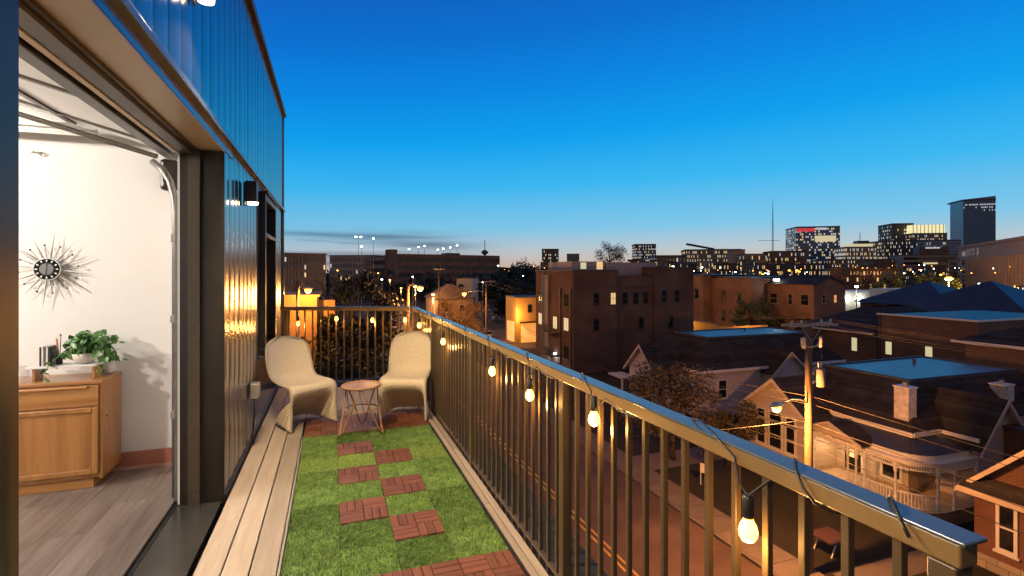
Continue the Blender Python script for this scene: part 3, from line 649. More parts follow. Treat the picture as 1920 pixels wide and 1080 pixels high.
def leafmesh(l, w):
    m = MB(); m.add([(0, 0, 0), (w * .5, l * .22, .006), (w * .42, l * .6, .0), (0, l, -.012), (-w * .42, l * .6, .0), (-w * .5, l * .22, .006), (0, l * .3, -.006), (0, l * .65, -.008)],
                   [(0, 1, 6), (1, 2, 7, 6), (2, 3, 7), (0, 6, 5), (5, 6, 7, 4), (4, 7, 3)]); return m.mesh('leaf', M['leaf'], smooth=True)
LF = [leafmesh(.055, .042), leafmesh(.07, .05), leafmesh(.042, .034)]
def vine(t, pts, step, rnd, spread=.02):
    P = [Vector(p) for p in pts]; MB().tube(P, .0022, 5).build('stem', M['leaf'], t, smooth=True)
    for a, b in zip(P, P[1:]):
        n = max(1, int((b - a).length / step))
        for i in range(n):
            p = a.lerp(b, (i + rnd.random()) / n) + Vector((rnd.gauss(0, spread), rnd.gauss(0, spread * .5), rnd.gauss(0, spread * .6)))
            p.y = min(p.y, RYC - .03)
            inst('leaf', rnd.choice(LF), p, t, rot=(R(rnd.uniform(-70, 10)), R(rnd.uniform(-35, 35)), rnd.uniform(0, 6.28)))
rn = random.Random(3)
p1 = thing('pothos_plant', 'bushy trailing pothos in a round white bowl on the riser shelf', 'houseplant', (-1.69, 4.49, RSZ))
MB().lathe([(.028, 0), (.05, .006), (.074, .04), (.08, .075), (.075, .078), (.07, .06), (.01, .058)], (-1.69, 4.49, RSZ), 24).build('pot', pm('glazed_pot', (.72, .64, .56), .35, 0, .05), p1, smooth=True)
c0 = Vector((-1.69, 4.49, RSZ + .07))
for k in range(26):
    a = rn.uniform(0, 6.28); r = rn.uniform(.06, .23)
    e = c0 + Vector((math.cos(a) * r * 1.25, math.sin(a) * min(r, .13), rn.uniform(.0, .08)))
    vine(p1, [c0, c0.lerp(e, .5) + Vector((0, 0, rn.uniform(.06, .14))), e], .021, rn, .02)
vine(p1, [c0, c0 + Vector((.12, -.06, .05)), c0 + Vector((.14, -.08, -.06)), c0 + Vector((.13, -.085, -.13))], .02, rn, .02)
vine(p1, [c0, c0 + Vector((-.1, -.06, .03)), c0 + Vector((-.17, -.085, -.05)), c0 + Vector((-.2, -.1, -.12)), c0 + Vector((-.18, -.1, -.155))], .024, rn, .014)
p2 = thing('trailing_plant', 'small trailing plant in a white pot at the back corner of the sideboard', 'houseplant', (-1.60, 4.63, CT))
MB().lathe([(.03, 0), (.036, .004), (.047, .12), (.044, .122), (.04, .1), (.01, .098)], (-1.60, 4.63, CT + .001), 20).build('pot', M['white'], p2, smooth=True)
c0 = Vector((-1.60, 4.63, CT + .12))
for e in ((.07, -.05, .03), (.10, -.07, -.03), (-.03, -.06, .07), (.05, -.1, .06), (.02, -.03, .1)): vine(p2, [c0, c0 + Vector(e) * .6 + Vector((0, 0, .04)), c0 + Vector(e)], .03, rn, .012)
bk = thing('magazine_stack', 'upright black and white striped books on the riser shelf', 'books', (-1.90, 4.49, RSZ))
for i in range(5): MB().box(-1.935 + i * .0125, 4.44, RSZ, -1.9245 + i * .0125, 4.54, RSZ + .135 + .004 * (i % 2)).build('book', (M['black'], M['white'], pm('book_brown', (.12, .07, .05)), M['white'], M['black'])[i], bk, bev=.001)
jr = thing('pencil_jar', 'small dark jar holding a brush and an orange pencil on the riser shelf', 'jar', (-1.84, 4.50, RSZ))
MB().lathe([(.016, 0), (.018, .003), (.018, .07), (.015, .072)], (-1.845, 4.5, RSZ), 14).build('jar', M['black'], jr, smooth=True)
MB().tube([(-1.85, 4.5, RSZ + .06), (-1.862, 4.5, RSZ + .185)], .006, 6).build('pencil', pm('pencil_wood', (.5, .2, .06)), jr)
MB().tube([(-1.842, 4.5, RSZ + .06), (-1.838, 4.5, RSZ + .2)], .0025, 6).build('brush', M['black'], jr)
MB().lathe([(.003, 0), (.007, .008), (.002, .02)], (-1.838, 4.5, RSZ + .2), 8).build('brush_tip', pm('dark_red', (.2, .02, .02)), jr)
def tumbler(x, y, h, label):
    m, t_, p, n, L = nodes('clear_tumbler'); p.inputs['Alpha'].default_value = .22; p.inputs['Roughness'].default_value = .05; p.inputs['Base Color'].default_value = (.8, .78, .75, 1)
    g = MB().lathe([(.024, 0), (.03, h), (.0275, h), (.022, .006), (.002, .005)], (x, y, CT + .001), 20).build('drinking_glass', m, smooth=True)
    tag(g, label, 'glass', 'tumblers on the sideboard')
tumbler(-2.03, 4.47, .11, 'clear tumbler beside the riser shelf on the sideboard'); tumbler(-2.17, 4.60, .12, 'clear tumbler half hidden behind the door jamb on the sideboard')
M['silver'] = pm('brushed_silver', (.62, .6, .57), .5, 0, .08)
# sunburst clock
ck = thing('sunburst_clock', 'mid-century sunburst wall clock with silver rays and dark face', 'clock', (-1.985, RYC - .05, 1.565))
kx, ky, kz = -1.985, RYC - .05, 1.565
def disc(name, mat, parent, r0, r1, y0, y1, n=32):
    m = MB(); m.tube([(kx, y0, kz), (kx, y1, kz)], [r0, r1], n); return m.build(name, mat, parent, smooth=False)
disc('rim', M['galv'], ck, .083, .083, ky + .03, ky - .012); disc('face', pm('clock_black', (.008, .008, .009), .9, spec=.1), ck, .0775, .0775, ky - .0125, ky - .0145); disc('dial_centre', pm('dial_grey', (.14, .14, .14), .7), ck, .044, .04, ky - .015, ky - .018)
for i in range(12):
    a = i * math.pi / 6
    def ra(r, s, y): return (kx + math.sin(a) * r + math.cos(a) * s, y, kz + math.cos(a) * r - math.sin(a) * s)
    MB().prism([ra(.055, -.003, ky - .015), ra(.055, .003, ky - .015), ra(.069, .005, ky - .015), ra(.069, -.005, ky - .015)], (0, -.002, 0)).build('hour_mark', M['white'], ck)
    a += math.pi / 24
    Lr = .30 if i % 2 == 0 else .26
    MB().add([ra(.07, -.01, ky + .012), ra(.07, .01, ky + .012), ra(Lr, 0, ky + .016), ra(.07, 0, ky + .0)], [(0, 1, 2), (0, 2, 3), (3, 2, 1), (0, 3, 1)]).build('ray', M['silver'], ck)
    a += math.pi / 12
    pn = MB().tube([ra(.07, 0, ky + .012), ra(.175, 0, ky + .014)], .0018, 5).build('pin', M['black'], ck)
    q = ra(.18, 0, ky + .014); MB().lathe([(.001, -.0075), (.0065, -.004), (.0065, .004), (.001, .0075)], q, 10).build('ball', M['black'], pn, smooth=True)
for a, l, w in ((R(3), .055, .003), (R(184), .04, .004)):
    MB().obox((kx - math.cos(a) * w, ky - .0195, kz + math.sin(a) * w), (math.cos(a) * 2 * w, 0, -math.sin(a) * 2 * w), (0, -.0015, 0), (math.sin(a) * l, 0, math.cos(a) * l)).build('hand', M['black'], ck)
# ================================================================== STREET POLES
def cobra(parent, base, head, mat='sodium', w=60, col=(1, .37, .085), ls=1.0):
    b, h = Vector(base), Vector(head); mid = b.lerp(h, .55) + Vector((0, 0, .28))
    MB().tube([b, b.lerp(h, .25) + Vector((0, 0, .2)), mid, h + Vector((0, 0, .12))], .035, 6).build('lamp_arm', M['galv'], parent, smooth=True)
    d = (h - b); d.z = 0; d.normalize()
    hd = MB().tube([h - d * .3 + Vector((0, 0, .1)), h - d * .1 + Vector((0, 0, .1)), h + d * .2 + Vector((0, 0, .09)), h + d * .42 + Vector((0, 0, .06))], [.05, .12, .15, .06], 10).build('lamp_head', M['galv'], parent, smooth=True)
    MB().lathe([(.04 * ls, -.2 * ls), (.13 * ls, -.15 * ls), (.19 * ls, -.04 * ls), (.19 * ls, .03)], h + d * .08 + Vector((0, 0, -.01)), 14).build('lens', M[mat], hd, smooth=True)
    lamp('street_light', 'POINT', h + d * .08 + Vector((0, 0, -.34)), w, col, parent, .12)
def ins(p): return MB().lathe([(.02, 0), (.05, .03), (.03, .06), (.055, .1), (.03, .14), (.02, .18)], p, 8)
def utility_pole(label, x, y, top, lampd=None, equip=True, group='wooden utility poles', arms=1):
    t = thing('utility_pole', label, 'utility pole', (x, y, G), group)
    MB().tube([(x, y, G), (x, y, G + 5), (x, y, top)], [.19, .17, .13], 12).build('shaft', M['pole'], t, smooth=True)
    for k in range(arms):
        z = top - .22 - k * .8
        for dx in (-.16, .13): MB().obox((x + dx, y - 1.2 - (.0), z), (.1, 0, 0), (0, 2.4, 0), (0, 0, .12)).build('crossarm', M['pole'], t) if False else None
        ar = MB().obox((x - 1.25, y - .2, z), (2.5, 0, 0), (0, .1, 0), (0, 0, .12)).build('crossarm', M['arm'], t)
        for q in (-1.15, -.6, .6, 1.15): ins((x + q, y - .15, z + .12)).build('insulator', M['galv'], ar, smooth=True)
        for s in (-1, 1): MB().obox((x + s * .05, y - .16, z - .65), (.03, 0, 0), (0, .02, 0), (s * .6, 0, .66)).build('brace', M['galv'], t)
    return t
UX, UY = 20.0, 16.55
up = utility_pole('tall wooden utility pole with transformer and lit lamp arm by the porch house', UX, UY, -.62)
z0 = -.84
MB().obox((UX - 1.35, UY + .14, z0), (2.9, 0, 0), (0, .1, 0), (0, 0, .12)).build('crossarm', M['arm'], up)
MB().obox((UX + .9, UY - .06, z0 - .05), (1.0, .1, .0), (0, .09, 0), (0, 0, .09)).build('crossarm', M['arm'], up)
for s in (-1, 1):
    MB().tube([(UX, UY - .14, -1.75), (UX + s * .3, UY - .16, -1.72), (UX + s * .46, UY - .16, -1.55)], .03, 6).build('cutout_bracket', M['galv'], up)
    ct = MB().lathe([(.04, -.3), (.075, -.28), (.06, -.1), (.085, -.08), (.06, .05), (.085, .08), (.03, .2)], (UX + s * .5, UY - .18, -1.5), 10).build('fuse_cutout', M['white'], up, smooth=True)
tr = MB().lathe([(.19, 0), (.235, .02), (.235, .75), (.2, .82), (.06, .86)], (UX + .5, UY - .12, -3.55), 20).build('transformer', pm('transformer_grey', (.2, .19, .185), .6), up, smooth=True)
for q in (-.1, .08): MB().lathe([(.03, 0), (.05, .05), (.03, .1), (.05, .15), (.02, .3)], (UX + .5 + q, UY - .15, -2.72), 8).build('bushing', M['white'], tr, smooth=True)
MB().box(UX + .12, UY - .1, -3.4, UX + .3, UY - .02, -3.3).build('mount', M['galv'], up); MB().box(UX + .12, UY - .1, -3.0, UX + .3, UY - .02, -2.9).build('mount', M['galv'], up)
MB().tube([(UX + .5, UY - .18, -1.8), (UX + .56, UY - .2, -2.2), (UX + .55, UY - .17, -2.45)], .012, 5).build('jumper', M['black'], up)
cobra(up, (UX - .12, UY - .05, -4.25), (18.15, UY - .05, -4.28), w=6200)
p2_ = utility_pole('dark utility pole standing past the apartments beyond the bend of the railing', 20.6, 68, .4, arms=1)
p3_ = utility_pole('slender utility pole with high crossarm in front of the parking garage', 21.5, 106, 2.4, arms=1)
p4_ = utility_pole('lamp-topped utility pole on the street left of the golden tree', 6.3, 44.5, .62, arms=0)
cobra(p4_, (6.3, 44.4, .28), (7.2, 43.9, .22), w=2600, ls=1.4)
p5_ = utility_pole('lamp-topped utility pole in front of the ochre building', -2.4, 41, .9, arms=0)
cobra(p5_, (-2.4, 40.9, .3), (-1.75, 40.7, .25), w=1300, ls=1.3)
cobra(p2_, (20.5, 67.9, -1.25), (17.4, 67.8, -1.35), w=5200, ls=1.6)
# overhead lines
def wire(name, label, a, b, sag, r=.009, grp='overhead lines'):
    a, b = Vector(a), Vector(b); P = []
    for i in range(25): f = i / 24; P.append(a.lerp(b, f) + Vector((0, 0, -4 * sag * f * (1 - f))))
    tag(MB().tube(P, r, 5).build(name, M['wireg'] if 'wireg' in M else M['galv'], smooth=True), label, 'cable', grp)
M['wireg'] = pm('weathered_cable', (.05, .045, .042), .7)
NP = (UX, UY - 42); WORD = ORD
for i, q in enumerate((-1.15, -.6, .6, 1.15)):
    wire('power_line', 'thin power line from the pole top to the right edge, %s from the street' % WORD[i], (UX + q, UY - .15, -.55), (NP[0] + q, NP[1], -.3), .9)
    wire('power_line', 'thin power line from the pole top to the far dark pole, %s from the street' % WORD[i], (UX + q, UY - .15, -.55), (20.6 + q, 67.85, .3), .9)
for k, z in enumerate((-4.0, -4.35, -5.2, -5.5, -6.3)):
    wire('telephone_cable', 'sagging telephone cable from the near pole to the right edge, %s from the top' % WORD[k], (UX + .2, UY - .1, z), (NP[0], NP[1], z + 1.2), .8, .011 if k % 2 else .015)
    wire('telephone_cable', 'sagging telephone cable from the near pole back along the street, %s from the top' % WORD[k], (UX + .1, UY + .1, z), (20.6, 68, z + .2), 1.0, .010 if k % 2 else .014)
wire('service_drop', 'service cable dropping from the pole to the porch house roof', (UX + .1, UY, -3.9), (30.7, 21.5, -7.2), .35, .011); wire('service_drop', 'service cable dropping from the pole across the street towards the deck building', (UX, UY, -5.0), (1.4, 22, -5.0), .6, .011)
wire('service_drop', 'long cable crossing above the porch house to the brown brick block', (UX + 1.1, UY, -.7), (60, 36, -4.4), 1.0, .011); wire('service_drop', 'upper cable crossing above the brown brick block', (UX + 1.7, UY, -.7), (75, 24, -2.2), 1.2, .011)
# ================================================================== HOUSES ACROSS THE STREET
def gable_roof(parent, axis, c, half, e0, e1, ze, zr, over=.35, th=.16, mat='shingle', rake='cream'):
    """ridge runs along axis ('x' or 'y') from e0 to e1, centred on c"""
    def P(l, s, z): return (l, c + s, z) if axis == 'x' else (c + s, l, z)
    sl_ = (zr - ze) / half; ho = half + over; zo = ze - over * sl_
    r = MB()
    for s in (-1, 1): r.prism([P(e0 - over, 0, zr), P(e0 - over, s * ho, zo), P(e0 - over, s * ho, zo - .04), P(e0 - over, 0, zr - .04 - .08)] if s > 0 else [P(e0 - over, 0, zr - .12), P(e0 - over, s * ho, zo - .04), P(e0 - over, s * ho, zo), P(e0 - over, 0, zr)],
                              Vector(P(e1, 0, 0)) - Vector(P(e0 - over, 0, 0)))
    rf = r.build('roof', M[mat], parent)
    for s in (-1, 1): MB().prism([P(e0 - over - .05, 0, zr - .02), P(e0 - over - .05, s * ho * 1.01, zo - .03), P(e0 - over - .05, s * ho * 1.01, zo - .27), P(e0 - over - .05, 0, zr - .29)], Vector(P(.1, 0, 0)) - Vector(P(0, 0, 0))).build('rake_board', M[rake], rf)
    # soffit underneath the overhang
    for s in (-1, 1): MB().add([P(e0 - over, 0, zr - .125), P(e0 - over, s * ho, zo - .05), P(e0 + .02, s * ho, zo - .05), P(e0 + .02, 0, zr - .125)], [(0, 1, 2, 3)]).build('soffit', M[rake], rf)
    return rf
def hip(parent, x0, y0, x1, y1, ze, tops, zt, mat='shingle', flat='metalroof'):
    m = MB(); b = [(x0, y0, ze), (x1, y0, ze), (x1, y1, ze), (x0, y1, ze)]; t = [(x, y, zt) for x, y in tops]
    for i in range(4): m.quad(b[i], b[(i + 1) % 4], t[(i + 1) % 4], t[i])
    m.quad(*b[::-1])
    rf = m.build('roof', M[mat], parent)
    if flat:
        MB().prism([(x, y, zt - .02) for x, y in tops], (0, 0, .06)).build('flat_top', M[flat], rf)
        for (xa, ya), (xb, yb) in zip(tops, tops[1:] + tops[:1]):
            d = Vector((xb - xa, yb - ya, 0)); ln = d.length; d.normalize(); nn = Vector((d.y, -d.x, 0))
            MB().obox(Vector((xa, ya, zt + .041)) + d * .08, d * (ln - .16), nn * -.14, (0, 0, .09)).build('edge_flashing', M['navyroof'], rf)
        cxm, cym = (tops[0][0] + tops[1][0]) / 2, (tops[0][1] + tops[2][1]) / 2
        for a, b in ((1.7, 1.2),): MB().lathe([(.1, 0), (.1, .2), (.16, .24), (.08, .3)], (cxm + a, cym + b, zt + .04), 8).build('roof_vent', M['dark'], rf)
    return rf
def walls(parent, mat, *b, name='wall'): return bx(name, M[mat], parent, *b)
def gwall(parent, mat, face, a, c, half, ze, zr, d=.15):   # gable triangle
    P = [pt(face, a, c - half, ze, 0), pt(face, a, c + half, ze, 0), pt(face, a, c, zr, 0)]
    return MB().prism(P, (d, 0, 0) if face == 'x' else (0, d, 0)).build('gable_wall', M[mat], parent)
# ---- the porch house
h1 = thing('porch_house', 'cream Victorian house with wraparound porch, white chimney and blue-lit flat roof', 'house', (36, 23, G))
walls(h1, 'stone', 30.9, 19.2, G, 46.1, 28.7, G + 1.0, name='foundation'); walls(h1, 'siding', 31, 19.3, G + 1.0, 46, 28.6, -7.45)
walls(h1, 'stone', 28.4, 23.5, G, 30.89, 28.65, G + 1.0, name='foundation'); walls(h1, 'siding', 28.5, 23.6, G + 1, 30.99, 28.6, -7.72)
gwall(h1, 'siding', 'x', 28.5, 26.1, 2.5, -7.72, -5.75); gable_roof(h1, 'x', 26.1, 2.55, 28.5, 34.2, -7.72, -5.62)
bx('frieze_board', M['cream'], h1, 28.44, 23.45, -7.95, 28.495, 28.75, -7.70)
walls(h1, 'siding2', 33.3, 17.2, G + .6, 37.2, 19.29, -7.7); gwall(h1, 'siding2', 'y', 17.2, 35.25, 1.95, -7.7, -5.6); gable_roof(h1, 'y', 35.25, 1.98, 17.2, 21.2, -7.7, -5.5, .4)
hip(h1, 30.65, 18.85, 46.4, 29.0, -7.5, [(34.2, 21.2), (45, 20.9), (45, 27), (34.2, 27)], -5.32)
for a in ((30.55, 18.8, -7.72, 30.66, 29.05, -7.48), (30.67, 18.75, -7.72, 33.0, 18.86, -7.48), (33.0, 17.0, -7.72, 33.1, 18.74, -7.5)): bx('gutter', M['white'], h1, *a)
for u, w in ((24.9, .62), (26.1, .95), (27.3, .62)):
    window(h1, 'x', 28.5, u, -9.55, w, 1.65, 'glass', 'white', (0, 1), .13); window(h1, 'x', 28.5, u, -8.3, w, .5, 'glass', 'white', (0, 0), .13, False)
window(h1, 'x', 31.0, 20.2, -9.75, .95, 1.5, 'glass', 'white', (0, 1), .13)
dr = MB().box(30.93, 22.0, -11.1, 30.99, 23.0, -8.9).build('door', M['bronze'], h1); MB().box(30.9, 22.15, -10.1, 30.928, 22.85, -9.1).build('pane', M['win_amber'], dr)
bx('door_frame', M['white'], h1, 30.94, 21.8, -11.1, 30.995, 21.98, -8.75)
for nm, b in (('chimney', (31.35, 19.5, -7.6, 32.05, 20.3, -5.2)), ('chimney', (40.5, 19.5, -7.2, 41.5, 20.3, -5.75))):
    c = bx(nm, pm('whitewashed_brick', (.55, .5, .48), .8, 0, .45, 3, .4, 14), h1, *b)
    bx('cap', M['white'], c, b[0] - .05, b[1] - .05, b[5], b[3] + .05, b[4] + .05, b[5] + .08)
    MB().lathe([(.12, 0), (.12, .2), (.16, .22)], ((b[0] + b[3]) / 2, (b[1] + b[4]) / 2, b[5] + .081), 10).build('flue', M['greyl'], c)
c = bx('brick_stack', M['brickr'], h1, 35.6, 16.45, G, 36.9, 17.19, -7.2); bx('cap', M['dark'], c, 35.5, 16.4, -7.2, 37.0, 17.25, -7.05)
for x, y in ((33, 25.3), (38, 19.7), (43, 19.6)): MB().lathe([(.12, -.6), (.12, .12), (.2, .16)], (x, y, -6.2), 8).build('roof_vent', M['dark'], h1)
# porch, its outer edge as a path that turns the corner
PE = [(28.75, 23.55), (28.75, 21.3), (28.75, 18.9)] + [(30.55 - 1.8 * math.cos(a * math.pi / 12), 18.9 - 1.8 * math.sin(a * math.pi / 12)) for a in range(1, 7)] + [(33.25, 17.1)]
def off(path, d):
    o = []
    for i, p in enumerate(path):
        a, b = Vector(path[max(i - 1, 0)]), Vector(path[min(i + 1, len(path) - 1)]); t = (b - a).normalized(); o.append((p[0] + t.y * d, p[1] - t.x * d))
    return o
inner = [(31, 23.55), (31, 21.3), (31, 19.31), (31, 19.31), (31.1, 19.31), (31.4, 19.31), (31.9, 19.31), (32.5, 19.31), (33.2, 19.31), (33.28, 19.2)]
def strip(mb, A, B, za, zb):
    for i in range(len(A) - 1): mb.quad((*A[i], za), (*A[i + 1], za), (*B[i + 1], zb), (*B[i], zb))
    return mb
PZ, EZ = -11.12, -8.42
pf = strip(MB(), PE, inner, PZ, PZ); strip(pf, PE, PE, PZ, PZ); sk = MB()
for i in range(len(PE) - 1): sk.quad((*PE[i], PZ), (*PE[i + 1], PZ), (*PE[i + 1], G), (*PE[i], G))
pfo = pf.build('porch_floor', M['cream'], h1); sk.build('porch_skirt', M['stone'], pfo)
eo = off(PE, -.35); pr_ = strip(MB(), eo, inner, EZ + .16, -7.6); pr_ = pr_.build('porch_roof', pm('porch_roof_metal', (.05, .055, .075), .55, .1, .25, .6), h1)
cl_ = strip(MB(), PE, inner, EZ - .3, EZ - .3).build('porch_ceiling', M['cream'], pr_)
fa = MB()
for i in range(len(PE) - 1):
    a, b = eo[i], eo[i + 1]; fa.quad((*a, EZ + .18), (*b, EZ + .18), (*b, EZ - .08), (*a, EZ - .08)); a2, b2 = PE[i], PE[i + 1]
    fa.quad((*a, EZ - .08), (*b, EZ - .08), (*b2, EZ - .1), (*a2, EZ - .1)); fa.quad((*a2, EZ - .1), (*b2, EZ - .1), (*b2, EZ - .3), (*a2, EZ - .3))
fa.build('fascia', M['white'], pr_)
def along(path, d):
    for a, b in zip(path, path[1:]):
        a, b = Vector(a), Vector(b); l = (b - a).length
        if d <= l: return a.lerp(b, d / l)
        d -= l
    return Vector(path[-1])
tot = sum((Vector(b) - Vector(a)).length for a, b in zip(PE, PE[1:]))
POSTS = [.08, 2.35, 2.85, 3.35, 5.0, 6.9, 8.1, 9.9]
for d in POSTS:
    p = along(PE, min(d, tot - .05)); x, y = p.x + .06, p.y + .05
    po = MB().lathe([(.1, 0), (.1, .5), (.065, .6), (.06, 1.8), (.1, 1.9), (.1, EZ - .3 - PZ)], (x, y, PZ), 10).build('porch_post', M['white'], h1)
    for s in (-.28, .28):
        q = along(PE, max(.02, min(d + s, tot - .02))); MB().add([(x, y, EZ - .3), (q.x + .05, q.y + .05, EZ - .3), (x, y, EZ - .72)], [(0, 1, 2), (2, 1, 0)]).build('bracket', M['white'], po)
def spindles(d0, d1, z0, z1, n, nm, r=.026):
    m = MB(); n = max(2, int((d1 - d0) / n)); pts = [along(PE, d0 + (d1 - d0) * i / n) for i in range(n + 1)]
    for p in pts[1:-1]: m.box(p.x + .04 - r, p.y + .04 - r, z0 + .05, p.x + .04 + r, p.y + .04 + r, z1 - .05)
    for z in (z0, z1): m.tube([(p.x + .04, p.y + .04, z) for p in pts], .05, 4)
    m.build(nm, M['white'], h1)
for a, b in zip(POSTS, POSTS[1:]):
    if b - a > .4: spindles(a + .1, b - .1, EZ - .58, EZ - .33, .11, 'spindle_frieze', .02)
for a, b in ((3.35, 5.0), (5.0, 6.9), (2.35, 2.85), (2.85, 3.35)): spindles(a + .1, b - .1, PZ + .12, PZ + .85, .15, 'balustrade')
# pediment over the steps
gwall(h1, 'cream', 'x', 28.4, 22.0, 1.7, EZ + .1, EZ + .85, .1)
pdm = MB()
for s in (-1, 1): pdm.prism([(28.2, 22.0, EZ + .98), (28.2, 22 + s * 1.95, EZ + .14), (28.2, 22 + s * 1.95, EZ + .02), (28.2, 22.0, EZ + .86)], (1.5, 0, .05))
pdm.build('pediment_roof', M['shingle'], h1)
for s in (-1, 1): MB().prism([(28.12, 22.0, EZ + 1.0), (28.12, 22 + s * 2.0, EZ + .13), (28.12, 22 + s * 2.0, EZ - .03), (28.12, 22.0, EZ + .82)], (.075, 0, 0)).build('pediment_rake', M['cream'], h1)
for i in range(5): bx('step', M['concrete'], h1, 28.74 - .3 * (i + 1), 21.3, G, 28.745 - .3 * i, 23.4, PZ - .15 * (i + 1))
for y in (21.35, 23.35): MB().tube([(28.7, y, PZ + .85), (27.2, y, G + .95), (27.2, y, G)], .045, 6).build('handrail', M['white'], h1)
pl = MB().lathe([(.05, .22), (.13, .18), (.13, .02), (.05, 0)][::-1], (29.8, 22.5, EZ - .56), 12).build('porch_lamp', em('porch_lamp_glow', (1, .75, .4), 12), h1, smooth=True)
lamp('porch_light', 'POINT', (29.8, 22.5, EZ - .75), 70, (1, .62, .3), h1, .1)
# ---- the second house
h2 = thing('gabled_house', 'pale lavender gabled house with dark hipped roof behind the brown tree', 'house', (39, 42, G))
walls(h2, 'siding2', 32, 37.6, G, 49.7, 47.8, -7.45); walls(h2, 'siding2', 28.6, 39.6, G, 31.99, 44.1, -7.7)
gwall(h2, 'siding2', 'x', 28.6, 41.85, 2.25, -7.7, -5.6); gable_roof(h2, 'x', 41.85, 2.3, 28.6, 35, -7.7, -5.45, .4)
hip(h2, 31.6, 37.2, 50.1, 48.2, -7.5, [(35.2, 40.2), (48.6, 40.2), (48.6, 45.6), (35.2, 45.6)], -5.0)
bx('gutter', M['white'], h2, 31.55, 37.1, -7.72, 50.1, 37.21, -7.48); bx('gutter', M['white'], h2, 31.5, 37.22, -7.72, 31.61, 39.4, -7.48)
walls(h2, 'siding2', 39.4, 36.4, G, 43.4, 37.59, -7.8); gwall(h2, 'siding2', 'y', 36.4, 41.4, 2.0, -7.8, -6.1); gable_roof(h2, 'y', 41.4, 2.02, 36.4, 40.5, -7.8, -6.0, .35)
window(h2, 'y', 37.6, 34.5, -9.4, .9, 1.6); window(h2, 'x', 28.6, 41.85, -9.4, 1.4, 1.7, mull=(1, 1))
MB().box(27.0, 43.0, -9.0, 28.6, 45.6, -8.85).build('porch_roof', M['white'], h2); MB().box(27.1, 43.1, G, 27.25, 43.25, -9.01).build('porch_post', M['white'], h2)
bx('skylight', M['chrome'], h2, 33.2, 42.4, -6.35, 34.0, 43.0, -5.95); bx('chimney', M['white'], h2, 46, 38.3, -6.6, 46.8, 39, -5.3)
MB().lathe([(.1, -.6), (.1, .12), (.2, .18)], (38, 38.6, -6.3), 8).build('roof_vent', M['dark'], h2)
lp = thing('yard_lamp_post', 'thin white lamp post with dark cap beside the lavender house', 'lamp post', (26.9, 31.5, G))
MB().tube([(26.9, 31.5, G), (26.9, 31.5, -7.6)], .06, 8).build('post', M['white'], lp); MB().lathe([(.1, 0), (.26, .04), (.12, .14)], (26.9, 31.5, -7.6), 10).build('cap', M['dark'], lp)
# ---- the brick house at the right edge
h3 = thing('brick_house', 'red brick gabled house with cream rake boards at the right edge', 'house', (33, 11, G))
walls(h3, 'brickr', 28.0, 7.4, G, 40, 14.6, -8.0); gwall(h3, 'brickr', 'x', 28.0, 11.0, 3.6, -8.0, -4.45, .3); gable_roof(h3, 'x', 11.0, 3.62, 28.0, 40, -8.0, -4.3, .45)
window(h3, 'x', 28.0, 13.4, -9.75, .5, 1.9, 'glass', 'white', (0, 1), .13); window(h3, 'x', 28.0, 11, -9.75, .8, 1.9, 'glass', 'white', (0, 1), .13)
pn_ = MB().prism([(28.0, 7.2, -7.75), (27.2, 7.2, -8.25), (27.2, 7.2, -8.35), (28.0, 7.2, -8.3)], (0, 7.6, 0)).build('pent_roof', M['shingle'], h3)
bx('trim', M['cream'], pn_, 27.15, 7.2, -8.5, 27.199, 14.8, -8.24)
bx('foundation', M['stone'], h3, 27.9, 7.3, G, 27.999, 14.7, G + .6)
struct(MB().quad((21, 14.9, G + .012), (27.9, 14.9, G + .012), (27.9, 16.2, G + .012), (21, 16.2, G + .012)).build('garden_path', M['concrete']))
# ---- small things on the lawns
ls = thing('lawn_sign', 'white board sign on two legs on the dark lawn across the street', 'sign', (22.3, 25.6, G))
MB().obox((22.0, 25.9, G + .75), (.5, -.5, 0), (.03, .03, 0), (0, 0, .6)).build('board', M['white'], ls)
for f in (0, 1): MB().tube([(22.03 + .45 * f, 25.88 - .45 * f, G), (22.03 + .45 * f, 25.88 - .45 * f, G + .8)], .03, 5).build('leg', M['white'], ls)
gt = thing('garden_table', 'reddish wooden garden table on white trestle legs in the front yard', 'table', (22.6, 17.6, G))
MB().box(21.9, 16.9, G + .72, 23.3, 18.2, G + .78).build('top', pm('red_table', (.075, .032, .022), .7), gt)
for y in (17.1, 18.0):
    for s in (-1, 1): MB().tube([(22.6 + s * .5, y, G), (22.6 + s * .12, y, G + .72)], .035, 5).build('leg', M['white'], gt)
# ================================================================== APARTMENTS AND BLOCKS BEHIND
a1 = thing('apartment_block', 'dark brown brick three-storey apartment block with one lit yellow window', 'building', (40, 66, G))
walls(a1, 'brickd', 30, 59.5, G, 36.8, 72.4, 1.75); walls(a1, 'brickd', 36.82, 59.7, G, 42.6, 72.4, 1.0); walls(a1, 'brickd', 42.62, 59.4, G, 49.3, 72.4, 2.2)
for b in ((29.9, 59.4, 1.75, 36.85, 72.5, 1.9), (36.86, 59.6, 1.0, 42.55, 72.3, 1.1), (42.56, 59.3, 2.2, 49.4, 72.5, 2.34)): bx('parapet', M['dark'], a1, *b)
walls(a1, 'greyl', 36.9, 62.5, 1.1, 45.2, 71, 3.0, name='penthouse'); walls(a1, 'greyl', 31.5, 63, 1.9, 36.8, 71, 3.1, name='penthouse')
window(a1, 'y', 63.0, 33.3, 2.5, .9, .9, 'win_pale', 'white', (0, 0), .06, False); window(a1, 'y', 63.0, 35.9, 2.55, 1.0, 1.1, 'win_warm', 'white', (0, 0), .06, False)
